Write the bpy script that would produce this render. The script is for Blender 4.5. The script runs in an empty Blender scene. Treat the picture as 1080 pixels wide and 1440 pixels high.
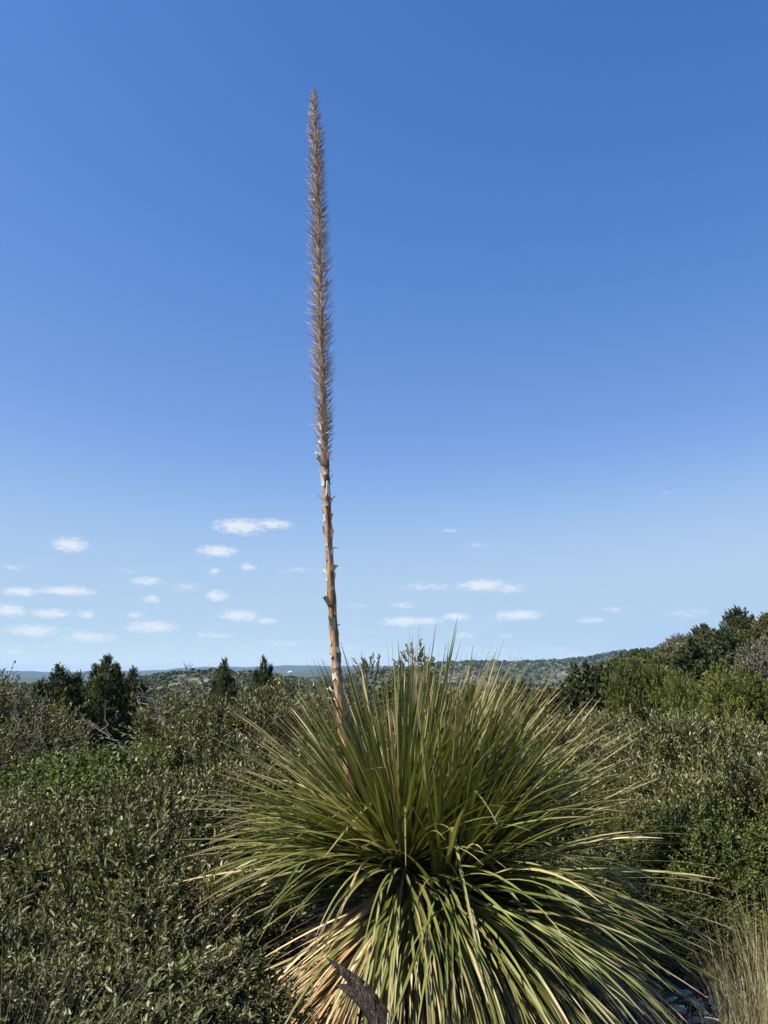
import bpy, math, random
import numpy as np
from mathutils import Vector

random.seed(7)
RNG = np.random.default_rng(7)
R = math.radians
scene = bpy.context.scene
col = scene.collection

# ------------------------------------------------------------------ camera
FPX = 1081.0                    # focal length in pixels of the 1080 x 1440 photograph
EYE = 1.6
TILT = math.atan((950 - 720) / FPX)
cam_data = bpy.data.cameras.new('camera')
cam_data.sensor_fit = 'VERTICAL'
cam_data.sensor_height = 36.0
cam_data.lens = 36.0 * FPX / 1440.0
cam_data.clip_start = 0.05
cam_data.clip_end = 60000
cam = bpy.data.objects.new('camera', cam_data)
col.objects.link(cam)
cam.location = (0, 0, EYE)
cam.rotation_euler = (R(90) + TILT, 0, 0)
scene.camera = cam

# ------------------------------------------------------------------ light
SUN_AZ, SUN_EL = R(-112), R(53)          # clockwise from +Y
EXPOSURE = 1.2
SKY_STRENGTH = 0.10
SUN_STRENGTH = 4.8
view = scene.view_settings
view.view_transform = 'Standard'
view.look = 'None'
view.exposure = EXPOSURE
view.gamma = 1.0
view.use_curve_mapping = False

sun_data = bpy.data.lights.new('sun', 'SUN')
sun_data.energy = SUN_STRENGTH
sun_data.angle = R(0.53)
sun_data.color = (1.0, 0.93, 0.82)
sun = bpy.data.objects.new('sun', sun_data)
col.objects.link(sun)
to_sun = Vector((math.sin(SUN_AZ) * math.cos(SUN_EL), math.cos(SUN_AZ) * math.cos(SUN_EL), math.sin(SUN_EL)))
sun.rotation_euler = to_sun.to_track_quat('Z', 'Y').to_euler()
sun.location = to_sun * 50


def px_dir(px, py):
    """pixel of the photograph -> unit direction in the world"""
    x = (px - 540) / FPX
    y = (720 - py) / FPX
    c, s = math.cos(TILT), math.sin(TILT)
    return Vector((x, c - s * y, s + c * y)).normalized()


def at_dist(px, py, d):
    """point on the pixel's ray whose forward (Y) distance is d"""
    v = px_dir(px, py)
    k = d / v.y
    return Vector((v.x * k, d, EYE + v.z * k))


def px_azel(px, py):
    v = px_dir(px, py)
    return math.atan2(v.x, v.y), math.asin(v.z)


# ------------------------------------------------------------------ sky with small fair-weather clouds
world = bpy.data.worlds.new('World')
scene.world = world
world.use_nodes = True
wt = world.node_tree
wn, wl = wt.nodes, wt.links
wn.clear()


def N(tree, kind, **kw):
    n = tree.nodes.new(kind)
    for k, v in kw.items():
        setattr(n, k, v)
    return n


def math_node(tree, op, a, b=None, c=None, clamp=False):
    n = tree.nodes.new('ShaderNodeMath')
    n.operation = op
    n.use_clamp = clamp
    for i, v in enumerate((a, b, c)):
        if v is None:
            continue
        if isinstance(v, (int, float)):
            n.inputs[i].default_value = v
        else:
            tree.links.new(v, n.inputs[i])
    return n.outputs[0]


sky = N(wt, 'ShaderNodeTexSky', sky_type='NISHITA', sun_disc=False)
sky.sun_elevation = SUN_EL
sky.sun_rotation = SUN_AZ
sky.altitude = 500
sky.air_density = 1.0
sky.dust_density = 0.0
sky.ozone_density = 4.0
tc = N(wt, 'ShaderNodeTexCoord')
sep = N(wt, 'ShaderNodeSeparateXYZ')
wl.new(tc.outputs['Generated'], sep.inputs[0])
az = math_node(wt, 'MULTIPLY', math_node(wt, 'ARCTAN2', sep.outputs[0], sep.outputs[1]), 57.29578)
el = math_node(wt, 'MULTIPLY', math_node(wt, 'ARCSINE', sep.outputs[2]), 57.29578)
comb = N(wt, 'ShaderNodeCombineXYZ')
wl.new(az, comb.inputs[0])
wl.new(el, comb.inputs[1])


def wnoise(scale, detail, stretch, offset=(0, 0, 0), rough=0.6):
    m = N(wt, 'ShaderNodeVectorMath', operation='MULTIPLY_ADD')
    wl.new(comb.outputs[0], m.inputs[0])
    m.inputs[1].default_value = stretch
    m.inputs[2].default_value = offset
    n = N(wt, 'ShaderNodeTexNoise')
    n.inputs['Scale'].default_value = scale
    n.inputs['Detail'].default_value = detail
    n.inputs['Roughness'].default_value = rough
    wl.new(m.outputs[0], n.inputs['Vector'])
    return n.outputs['Fac']


CLOUDS = [  # centre pixel, half width, half height, strength
    (338, 740, 34, 10, 1), (384, 737, 26, 7, .8), (98, 766, 23, 9, 1), (306, 775, 26, 7, 1), (350, 797, 11, 5, .7), (302, 803, 8, 5, .6),
    (28, 832, 24, 6, .9), (95, 831, 36, 6, .95), (206, 817, 22, 6, .7), (262, 825, 24, 6, .4), (305, 838, 14, 7, .95), (214, 842, 12, 5, .75),
    (12, 858, 22, 8, 1), (72, 863, 26, 6, .85), (122, 864, 12, 5, .75), (336, 866, 23, 7, 1), (375, 873, 14, 4, .8), (45, 887, 36, 8, .85),
    (215, 882, 32, 8, .85), (125, 897, 40, 6, .65), (300, 893, 28, 4, .5), (20, 798, 24, 4, .4), (190, 865, 12, 4, .6), (22, 918, 10, 5, .6),
    (678, 823, 32, 7, 1), (716, 827, 24, 6, .6), (600, 825, 40, 5, .4), (566, 874, 26, 6, .95), (600, 873, 20, 5, .9), (641, 867, 18, 5, .9), (730, 865, 30, 6, 1),
    (566, 851, 16, 4, .55), (652, 893, 20, 4, .55), (830, 872, 18, 4, .6), (962, 862, 34, 5, .35), (632, 746, 16, 4, .3), (670, 767, 20, 4, .3),
    (935, 693, 10, 3, .25), (712, 895, 14, 3, .4), (180, 803, 16, 4, .35), (420, 802, 34, 4, .3), (500, 851, 16, 3, .4), (400, 905, 30, 4, .5),
    (860, 857, 26, 4, .3),
]
CLOUDS += [(-150 - 60 * k, 760 + (k * 53) % 130, 24 + (k * 17) % 20, 6 + k % 4, .8) for k in range(9)]      # the sky goes on outside the frame
CLOUDS += [(1160 + 70 * k, 770 + (k * 47) % 120, 22 + (k * 13) % 22, 5 + k % 4, .7) for k in range(7)]
field = None
for cx, cy, hw, hh, amp in CLOUDS:
    a0, e0 = px_azel(cx, cy)
    a1, _ = px_azel(cx + hw * 1.45, cy)
    _, e1 = px_azel(cx, cy - hh * 1.55)
    iw, ih = 1 / max(math.degrees(a1 - a0), .01), 1 / max(math.degrees(e1 - e0), .01)
    m = N(wt, 'ShaderNodeVectorMath', operation='MULTIPLY_ADD')
    wl.new(comb.outputs[0], m.inputs[0])
    m.inputs[1].default_value = (iw, ih, 0)
    m.inputs[2].default_value = (-math.degrees(a0) * iw, -math.degrees(e0) * ih, 0)
    ln = N(wt, 'ShaderNodeVectorMath', operation='LENGTH')
    wl.new(m.outputs[0], ln.inputs[0])
    v = math_node(wt, 'MULTIPLY_ADD', ln.outputs['Value'], -amp, amp)
    field = v if field is None else math_node(wt, 'MAXIMUM', field, v)
field = math_node(wt, 'MAXIMUM', field, 0.0)
n1 = wnoise(1.0, 7, (1.7, 4.2, 0), rough=0.68)
n2 = wnoise(1.0, 4, (0.25, 0.9, 0), (31, 7, 0))
low_band = math_node(wt, 'MULTIPLY', math_node(wt, 'SUBTRACT', 6.5, el), 0.16, clamp=True)
wisps = math_node(wt, 'MULTIPLY', math_node(wt, 'MULTIPLY', math_node(wt, 'SUBTRACT', n2, 0.47), 2.2, clamp=True), low_band)
shape = math_node(wt, 'ADD', math_node(wt, 'MULTIPLY', field, 1.25), math_node(wt, 'MULTIPLY', wisps, 1.0))
gate = math_node(wt, 'MULTIPLY', shape, 4.0, clamp=True)
dens = math_node(wt, 'ADD', shape, math_node(wt, 'MULTIPLY', math_node(wt, 'SUBTRACT', n1, 0.5), 2.1))
mr = N(wt, 'ShaderNodeMapRange', interpolation_type='SMOOTHSTEP')
wl.new(dens, mr.inputs['Value'])
mr.inputs['From Min'].default_value = 0.0
mr.inputs['From Max'].default_value = 1.05
alpha = math_node(wt, 'MULTIPLY', math_node(wt, 'MULTIPLY', mr.outputs[0], gate), 0.82, clamp=True)
mix = N(wt, 'ShaderNodeMix', data_type='RGBA')
wl.new(alpha, mix.inputs['Factor'])
# a camera's tone response for the clear sky: brighter parts compressed and paler, darker parts deeper
sky_sep = N(wt, 'ShaderNodeSeparateColor')
wl.new(sky.outputs[0], sky_sep.inputs[0])
lum = math_node(wt, 'MULTIPLY', sky_sep.outputs[2], 0.1)
gain = math_node(wt, 'DIVIDE', 2.06 / 2 ** EXPOSURE, math_node(wt, 'POWER', math_node(wt, 'MULTIPLY_ADD', math_node(wt, 'POWER', lum, 4.0), 27.0, 1.0), 0.25))
satf = math_node(wt, 'MAXIMUM', math_node(wt, 'MULTIPLY_ADD', lum, -0.6, 1.36), 0.7)
hs = N(wt, 'ShaderNodeHueSaturation')
wl.new(sky.outputs[0], hs.inputs['Color'])
hs.inputs['Hue'].default_value = 0.507
wl.new(gain, hs.inputs['Value'])
wl.new(satf, hs.inputs['Saturation'])
pale = N(wt, 'ShaderNodeMix', data_type='RGBA')
pf = N(wt, 'ShaderNodeMapRange', interpolation_type='SMOOTHSTEP')
wl.new(lum, pf.inputs['Value'])
pf.inputs['From Min'].default_value = .42
pf.inputs['From Max'].default_value = .80
wl.new(pf.outputs[0], pale.inputs['Factor'])
wl.new(hs.outputs[0], pale.inputs['A'])
pale.inputs['B'].default_value = tuple(c / SKY_STRENGTH / 2 ** EXPOSURE for c in (.465, .635, .835)) + (1,)
wl.new(pale.outputs['Result'], mix.inputs['A'])
CLOUD_RGB = tuple(c / 2 ** EXPOSURE for c in (.88, .91, .96))
mix.inputs['B'].default_value = tuple(c / SKY_STRENGTH for c in CLOUD_RGB) + (1,)
bg = N(wt, 'ShaderNodeBackground')
bg.inputs['Strength'].default_value = SKY_STRENGTH
wl.new(mix.outputs['Result'], bg.inputs['Color'])
wo = N(wt, 'ShaderNodeOutputWorld')
wl.new(bg.outputs[0], wo.inputs['Surface'])
world.cycles.sampling_method = 'MANUAL'
world.cycles.sample_map_resolution = 512

scene.render.engine = 'CYCLES'
scene.cycles.use_denoising = True
scene.cycles.max_bounces = 6
scene.cycles.diffuse_bounces = 3
scene.cycles.transmission_bounces = 3
scene.cycles.volume_bounces = 0
scene.cycles.transparent_max_bounces = 4


# ------------------------------------------------------------------ materials
def new_mat(name):
    m = bpy.data.materials.new(name)
    m.use_nodes = True
    m.node_tree.nodes.clear()
    return m


def ramp_node(tree, fac, stops):
    n = tree.nodes.new('ShaderNodeValToRGB')
    e = n.color_ramp.elements
    while len(e) < len(stops):
        e.new(0.5)
    for i, (p, c) in enumerate(stops):
        e[i].position = p
        e[i].color = (*c, 1)
    tree.links.new(fac, n.inputs[0])
    return n.outputs['Color']


def mixc(tree, fac, a, b, blend='MIX'):
    n = tree.nodes.new('ShaderNodeMix')
    n.data_type = 'RGBA'
    n.blend_type = blend
    for key, v in (('Factor', fac), ('A', a), ('B', b)):
        s = n.inputs[key]
        if isinstance(v, (int, float)):
            s.default_value = v
        elif isinstance(v, tuple):
            s.default_value = (*v, 1)
        else:
            tree.links.new(v, s)
    return n.outputs['Result']


def finish(tree, color, rough=0.5, spec=0.4, translucent=0.0, normal=None):
    p = tree.nodes.new('ShaderNodeBsdfPrincipled')
    p.inputs['Roughness'].default_value = rough
    p.inputs['Specular IOR Level'].default_value = spec
    tree.links.new(color, p.inputs['Base Color'])
    if normal is not None:
        tree.links.new(normal, p.inputs['Normal'])
    out = tree.nodes.new('ShaderNodeOutputMaterial')
    s = p.outputs[0]
    if translucent > 0:
        t = tree.nodes.new('ShaderNodeBsdfTranslucent')
        g = mixc(tree, 1.0, color, (1.25, 1.3, 0.65), 'MULTIPLY')
        tree.links.new(g, t.inputs['Color'])
        m = tree.nodes.new('ShaderNodeMixShader')
        m.inputs[0].default_value = translucent
        tree.links.new(s, m.inputs[1])
        tree.links.new(t.outputs[0], m.inputs[2])
        s = m.outputs[0]
    tree.links.new(s, out.inputs['Surface'])


def tint_attr(tree):
    a = tree.nodes.new('ShaderNodeAttribute')
    a.attribute_name = 'tint'
    sp = tree.nodes.new('ShaderNodeSeparateColor')
    tree.links.new(a.outputs['Color'], sp.inputs[0])
    return sp.outputs


def leaf_mat(name, stops, rough=0.5, spec=0.35, translucent=0.2, vary=0.35, lobe=0.25):
    m = new_mat(name)
    t = m.node_tree
    a = tint_attr(t)
    c = ramp_node(t, a[0], stops)
    oi = t.nodes.new('ShaderNodeObjectInfo')
    k = math_node(t, 'MULTIPLY_ADD', oi.outputs['Random'], vary, 1 - vary / 2)
    k2 = math_node(t, 'MULTIPLY_ADD', a[2], lobe, 1 - lobe / 2)
    k = math_node(t, 'MULTIPLY', k, k2)
    cc = t.nodes.new('ShaderNodeCombineColor')
    for i in range(3):
        t.links.new(k, cc.inputs[i])
    c = mixc(t, 1.0, c, cc.outputs[0], 'MULTIPLY')
    finish(t, c, rough, spec, translucent)
    return m


def noise(tree, scale, detail=4, rough=0.55, vec=None, kind='Object'):
    n = tree.nodes.new('ShaderNodeTexNoise')
    n.inputs['Scale'].default_value = scale
    n.inputs['Detail'].default_value = detail
    n.inputs['Roughness'].default_value = rough
    if vec is None:
        c = tree.nodes.new('ShaderNodeTexCoord')
        vec = c.outputs[kind]
    tree.links.new(vec, n.inputs['Vector'])
    return n.outputs['Fac']


def stretch(tree, s, kind='Object'):
    c = tree.nodes.new('ShaderNodeTexCoord')
    m = tree.nodes.new('ShaderNodeMapping')
    m.inputs['Scale'].default_value = s
    tree.links.new(c.outputs[kind], m.inputs['Vector'])
    return m.outputs[0]


def bump(tree, height, strength, dist):
    b = tree.nodes.new('ShaderNodeBump')
    b.inputs['Strength'].default_value = strength
    b.inputs['Distance'].default_value = dist
    tree.links.new(height, b.inputs['Height'])
    return b.outputs[0]


def noisy_mat(name, stops, scale, detail=6, rough=0.85, spec=0.2, vec_scale=(1, 1, 1), bump_s=0.5, bump_d=0.01, vary=0.0):
    m = new_mat(name)
    t = m.node_tree
    v = stretch(t, vec_scale)
    f = noise(t, scale, detail, 0.62, v)
    c = ramp_node(t, f, stops)
    if vary:
        oi = t.nodes.new('ShaderNodeObjectInfo')
        k = math_node(t, 'MULTIPLY_ADD', oi.outputs['Random'], vary, 1 - vary / 2)
        cc = t.nodes.new('ShaderNodeCombineColor')
        for i in range(3):
            t.links.new(k, cc.inputs[i])
        c = mixc(t, 1.0, c, cc.outputs[0], 'MULTIPLY')
    finish(t, c, rough, spec, 0, bump(t, f, bump_s, bump_d))
    return m


M = {}
M['olive_leaf'] = leaf_mat('olive_leaf', [(0, (.032, .038, .013)), (.45, (.076, .082, .028)), (.75, (.16, .158, .068)), (1, (.40, .36, .24))], rough=.5, spec=.3)
M['pale_leaf'] = leaf_mat('pale_leaf', [(0, (.055, .062, .022)), (.45, (.108, .115, .042)), (.75, (.20, .20, .092)), (1, (.40, .37, .24))], rough=.5, spec=.3)
M['round_leaf'] = leaf_mat('round_leaf', [(0, (.036, .048, .011)), (.55, (.075, .094, .018)), (.88, (.14, .155, .036)), (1, (.28, .27, .12))], rough=.5, spec=.3)
M['fresh_leaf'] = leaf_mat('fresh_leaf', [(0, (.045, .06, .014)), (.55, (.085, .105, .024)), (1, (.15, .165, .05))], rough=.5, translucent=.3)
M['juniper_leaf'] = leaf_mat('juniper_leaf', [(0, (.024, .034, .011)), (.5, (.055, .070, .022)), (1, (.13, .145, .05))], rough=.6, spec=.25, translucent=.12, lobe=.4)
M['yellow_juniper_leaf'] = leaf_mat('yellow_juniper_leaf', [(0, (.030, .042, .009)), (.5, (.095, .112, .021)), (1, (.22, .235, .055))], rough=.6, spec=.25, translucent=.12, vary=.5, lobe=.9)
M['hill_leaf_dark'] = leaf_mat('hill_leaf_dark', [(0, (.030, .040, .014)), (.5, (.062, .076, .027)), (1, (.13, .14, .055))], rough=.7, spec=.15, translucent=.1, vary=.6, lobe=.8)
M['hill_leaf_olive'] = leaf_mat('hill_leaf_olive', [(0, (.050, .054, .019)), (.5, (.098, .100, .036)), (1, (.18, .175, .07))], rough=.7, spec=.15, translucent=.1, vary=.6, lobe=.8)
M['hill_leaf_grey'] = leaf_mat('hill_leaf_grey', [(0, (.065, .06, .045)), (.5, (.13, .12, .092)), (1, (.24, .22, .18))], rough=.8, spec=.1, translucent=.05, vary=.4, lobe=.4)
M['bark'] = noisy_mat('bark', [(.3, (.06, .05, .042)), (.7, (.17, .15, .13))], 30, vec_scale=(1, 1, .25))
M['dead_wood'] = noisy_mat('dead_wood', [(.3, (.075, .065, .055)), (.7, (.21, .19, .17))], 40, vec_scale=(1, 1, .2))
M['dry_grass'] = leaf_mat('dry_grass', [(0, (.15, .14, .06)), (.5, (.33, .29, .15)), (1, (.55, .47, .29))], rough=.6, translucent=.25)
M['green_grass'] = leaf_mat('green_grass', [(0, (.08, .085, .045)), (.5, (.14, .145, .08)), (1, (.25, .235, .16))], rough=.6, translucent=.25)
M['rust_plant'] = leaf_mat('rust_plant', [(0, (.10, .055, .03)), (.6, (.18, .10, .05)), (1, (.30, .2, .11))], rough=.8, translucent=.1)
M['litter'] = leaf_mat('litter', [(0, (.06, .045, .032)), (.6, (.15, .115, .08)), (1, (.33, .28, .21))], rough=.85, translucent=0)
M['limestone'] = noisy_mat('limestone', [(.25, (.15, .13, .11)), (.5, (.46, .43, .37)), (.75, (.68, .64, .57))], 11, 8, vec_scale=(1, 1, 2), bump_s=.9, bump_d=.02, vary=.5)
M['white_paint'] = noisy_mat('white_paint', [(.3, (.72, .71, .68)), (.7, (.8, .79, .77))], 2)
M['roof_metal'] = noisy_mat('roof_metal', [(.3, (.5, .5, .5)), (.7, (.6, .6, .6))], 2)
M['window_dark'] = noisy_mat('window_dark', [(.3, (.03, .035, .04)), (.7, (.05, .055, .06))], 2, rough=.2)

# sotol leaf: r random tint, g position along the leaf, b dryness
m = new_mat('sotol_leaf')
t = m.node_tree
a = tint_attr(t)
green = ramp_node(t, a[0], [(0, (.062, .076, .015)), (.4, (.108, .126, .029)), (.75, (.165, .178, .05)), (1, (.24, .23, .085))])
streak = noise(t, 1.0, 3, .5, stretch(t, (60, 60, 60)))
green = mixc(t, math_node(t, 'MULTIPLY', streak, .22), green, (.14, .14, .045))
straw = ramp_node(t, a[0], [(0, (.24, .15, .07)), (.4, (.42, .30, .15)), (1, (.60, .47, .27))])
tipc = ramp_node(t, a[0], [(0, (.16, .10, .06)), (1, (.34, .25, .17))])
tip_f = N(t, 'ShaderNodeMapRange', interpolation_type='SMOOTHSTEP')
t.links.new(math_node(t, 'ADD', a[1], math_node(t, 'MULTIPLY', math_node(t, 'SUBTRACT', a[0], .5), .25)), tip_f.inputs['Value'])
tip_f.inputs['From Min'].default_value = .86
tip_f.inputs['From Max'].default_value = 1.03
base_f = N(t, 'ShaderNodeMapRange', interpolation_type='SMOOTHSTEP')
t.links.new(a[1], base_f.inputs['Value'])
base_f.inputs['From Min'].default_value = .10
base_f.inputs['From Max'].default_value = .0
c = mixc(t, math_node(t, 'MULTIPLY', tip_f.outputs[0], .9), green, tipc)
c = mixc(t, math_node(t, 'MULTIPLY', base_f.outputs[0], .7), c, (.35, .30, .18))
c = mixc(t, a[2], c, straw)
finish(t, c, .45, .35, .16)
M['sotol_leaf'] = m

# flower stalk: weathered orange brown wood, grey upward
m = new_mat('stalk_wood')
t = m.node_tree
f = noise(t, 1.0, 7, .65, stretch(t, (60, 60, 5)))
big = noise(t, 1.0, 3, .5, stretch(t, (6, 6, 3)))
c = ramp_node(t, f, [(.30, (.05, .026, .014)), (.45, (.22, .115, .05)), (.56, (.40, .24, .12)), (.72, (.58, .46, .33))])
a = tint_attr(t)
gk = math_node(t, 'MULTIPLY_ADD', math_node(t, 'SUBTRACT', big, .5), 1.6, a[0], clamp=True)
c = mixc(t, gk, c, ramp_node(t, f, [(.25, (.09, .065, .05)), (.6, (.28, .22, .165)), (.85, (.42, .36, .29))]))
finish(t, c, .8, .2, 0, bump(t, f, .9, .006))
M['stalk_wood'] = m
M['papery_bract'] = leaf_mat('papery_bract', [(0, (.32, .26, .2)), (.4, (.58, .54, .48)), (1, (.74, .72, .68))], rough=.7, translucent=.1, vary=.5)
M['spikelet'] = leaf_mat('spikelet', [(0, (.16, .11, .08)), (.5, (.33, .25, .185)), (1, (.55, .46, .37))], rough=.7, translucent=.1)
M['old_log'] = noisy_mat('old_log', [(.3, (.005, .004, .003)), (.5, (.022, .017, .013)), (.68, (.085, .07, .057))], 26, 8, vec_scale=(3, 3, .5), bump_s=1, bump_d=.012)


# ------------------------------------------------------------------ mesh helpers
def link(o, parent=None):
    col.objects.link(o)
    if parent is not None:
        o.parent = parent
    return o


def mesh_np(name, verts, faces, mat, tint=None, smooth=False):
    """faces: (n,k) array of indices; tint: (n_verts,3)"""
    me = bpy.data.meshes.new(name)
    verts = np.asarray(verts, dtype=np.float32)
    faces_list = faces if isinstance(faces, (list, tuple)) else [faces]
    loops = np.concatenate([np.asarray(f, dtype=np.int32).ravel() for f in faces_list])
    totals = np.concatenate([np.full(len(f), np.asarray(f).shape[1], dtype=np.int32) for f in faces_list])
    starts = np.concatenate([[0], np.cumsum(totals)[:-1]]).astype(np.int32)
    me.vertices.add(len(verts))
    me.vertices.foreach_set('co', verts.ravel())
    me.loops.add(len(loops))
    me.loops.foreach_set('vertex_index', loops)
    me.polygons.add(len(totals))
    me.polygons.foreach_set('loop_start', starts)
    if smooth:
        me.polygons.foreach_set('use_smooth', np.ones(len(totals), dtype=bool))
    if tint is not None:
        at = me.attributes.new('tint', 'FLOAT_COLOR', 'POINT')
        rgba = np.ones((len(verts), 4), dtype=np.float32)
        rgba[:, :3] = tint
        at.data.foreach_set('color', rgba.ravel())
    me.update(calc_edges=True)
    me.materials.append(mat)
    return me


def obj(name, mesh, parent=None, label=None, category=None, group=None, kind=None, loc=None):
    o = bpy.data.objects.new(name, mesh)
    link(o, parent)
    if loc is not None:
        o.location = loc
    tag(o, label, category, group, kind)
    return o


def tag(o, label=None, category=None, group=None, kind=None):
    for k, v in (('label', label), ('category', category), ('group', group), ('kind', kind)):
        if v:
            o[k] = v


def thing(name, loc, label, category, group=None, rz=0.0, s=1.0):
    o = bpy.data.objects.new(name, None)
    o.empty_display_size = .1
    link(o)
    o.location = loc
    o.rotation_euler = (0, 0, rz)
    o.scale = (s, s, s) if isinstance(s, (int, float)) else s
    tag(o, label, category, group)
    return o


def place_copy(proto_parts, name, loc, rz, s, label, category, group):
    """a thing made of shared part meshes"""
    r = thing(name, loc, label, category, group, rz, s)
    for part_name, mesh, kind in proto_parts:
        obj(part_name, mesh, r, kind=kind)
    return r


def unit(v):
    return v / np.maximum(np.linalg.norm(v, axis=-1, keepdims=True), 1e-9)


def perp_frame(D):
    up = np.where(np.abs(D[:, 2:3]) > .95, np.array([[1., 0, 0]]), np.array([[0, 0, 1.]]))
    A = unit(np.cross(D, up))
    return A, np.cross(D, A)


class Tubes:
    """many tapered tubes gathered into one mesh (branches of one plant)"""
    def __init__(self):
        self.v, self.f, self.t, self.n = [], [], [], 0

    def add(self, pts, radii, sides=5, tint=.5, close=True):
        pts = np.asarray(pts, float)
        k = len(pts)
        T = np.gradient(pts, axis=0)
        T = unit(T)
        A, B = perp_frame(T)
        for i in range(1, k):           # keep the frame from flipping
            a = A[i - 1] - T[i] * np.dot(A[i - 1], T[i])
            A[i] = a / max(np.linalg.norm(a), 1e-9)
            B[i] = np.cross(T[i], A[i])
        ang = np.arange(sides) * 2 * math.pi / sides
        ring = pts[:, None, :] + np.asarray(radii)[:, None, None] * (np.cos(ang)[None, :, None] * A[:, None, :] + np.sin(ang)[None, :, None] * B[:, None, :])
        self.v.append(ring.reshape(-1, 3))
        i, j = np.meshgrid(np.arange(k - 1), np.arange(sides), indexing='ij')
        j2 = (j + 1) % sides
        q = np.stack([i * sides + j, i * sides + j2, (i + 1) * sides + j2, (i + 1) * sides + j], -1).reshape(-1, 4)
        self.f.append(q + self.n)
        self.t.append(np.tile([[tint, .5, .5]], (k * sides, 1)))
        self.n += k * sides

    def mesh(self, name, mat, smooth=True):
        return mesh_np(name, np.concatenate(self.v), np.concatenate(self.f), mat, np.concatenate(self.t), smooth)


def wander(p0, p1, n, amp, rng):
    tt = np.linspace(0, 1, n)[:, None]
    p = np.asarray(p0)[None] * (1 - tt) + np.asarray(p1)[None] * tt
    w = np.cumsum(rng.normal(0, 1, (n, 3)), axis=0)
    w -= w[0]
    w -= tt * w[-1]
    return p + w * amp / math.sqrt(n)


def leaf_cloud(P, D, L, per, leaf_l, leaf_w, spread, rng, shape='leaf', lobe=None, pale=0.0, curl=.18):
    """leaves set spirally along shoots. P,D,L: shoot origin, direction and length"""
    n = len(P)
    A, B = perp_frame(D)
    j = np.arange(per)
    tt = (j + .35) / per
    ang = j[None, :] * 2.39996 + rng.uniform(0, 6.28, (n, 1)) + rng.normal(0, .3, (n, per))
    sp = rng.normal(spread, .22, (n, per)) * (1.1 - .55 * tt)[None, :]
    base = P[:, None, :] + D[:, None, :] * (L[:, None] * tt[None, :])[..., None]
    rad = np.cos(ang)[..., None] * A[:, None, :] + np.sin(ang)[..., None] * B[:, None, :]
    d = unit(D[:, None, :] * np.cos(sp)[..., None] + rad * np.sin(sp)[..., None])
    nrm = unit(D[:, None, :] * np.sin(sp)[..., None] - rad * np.cos(sp)[..., None] + rng.normal(0, .3, d.shape))
    nrm = unit(nrm - d * np.sum(nrm * d, -1, keepdims=True))
    w = np.cross(d, nrm)
    ll = leaf_l * rng.uniform(.55, 1.35, (n, per))[..., None] * rng.uniform(.75, 1.3, (n, 1, 1))
    ww = leaf_w * rng.uniform(.7, 1.2, (n, per))[..., None] * .5
    fold = .35
    if shape == 'leaf':
        pts = [base,
               base + d * ll * .35 + w * ww + nrm * ww * fold,
               base + d * ll * .72 + w * ww * .8 + nrm * (ww * fold * .8 - ll * curl * .3),
               base + d * ll - nrm * ll * curl,
               base + d * ll * .72 - w * ww * .8 + nrm * (ww * fold * .8 - ll * curl * .3),
               base + d * ll * .35 - w * ww + nrm * ww * fold]
        q = np.array([[0, 1, 2, 3], [0, 3, 4, 5]])
    else:
        pts = [base, base + d * ll * .5 + w * ww, base + d * ll, base + d * ll * .5 - w * ww]
        q = np.array([[0, 1, 2, 3]])
    V = np.stack(pts, 2)                              # n, per, k, 3
    k = V.shape[2]
    cnt = n * per
    F = (np.arange(cnt)[:, None, None] * k + q[None]).reshape(-1, 4)
    tr = np.clip(rng.beta(1.6, 2.2, (n, per)) * .8 + .15 * tt[None, :] + (rng.random((n, per)) < pale) * .5, 0, 1)
    lb = np.repeat((lobe if lobe is not None else rng.random(n))[:, None], per, 1)
    T = np.stack([tr, np.tile(tt, (n, 1)), lb], -1)
    T = np.repeat(T[:, :, None, :], k, 2)
    return V.reshape(-1, 3), F, T.reshape(-1, 3)


def join(parts):
    v, f, t, n = [], [], [], 0
    for a_, b_, c_ in parts:
        v.append(a_); f.append(b_ + n); t.append(c_); n += len(a_)
    return np.concatenate(v), np.concatenate(f), np.concatenate(t)


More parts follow.
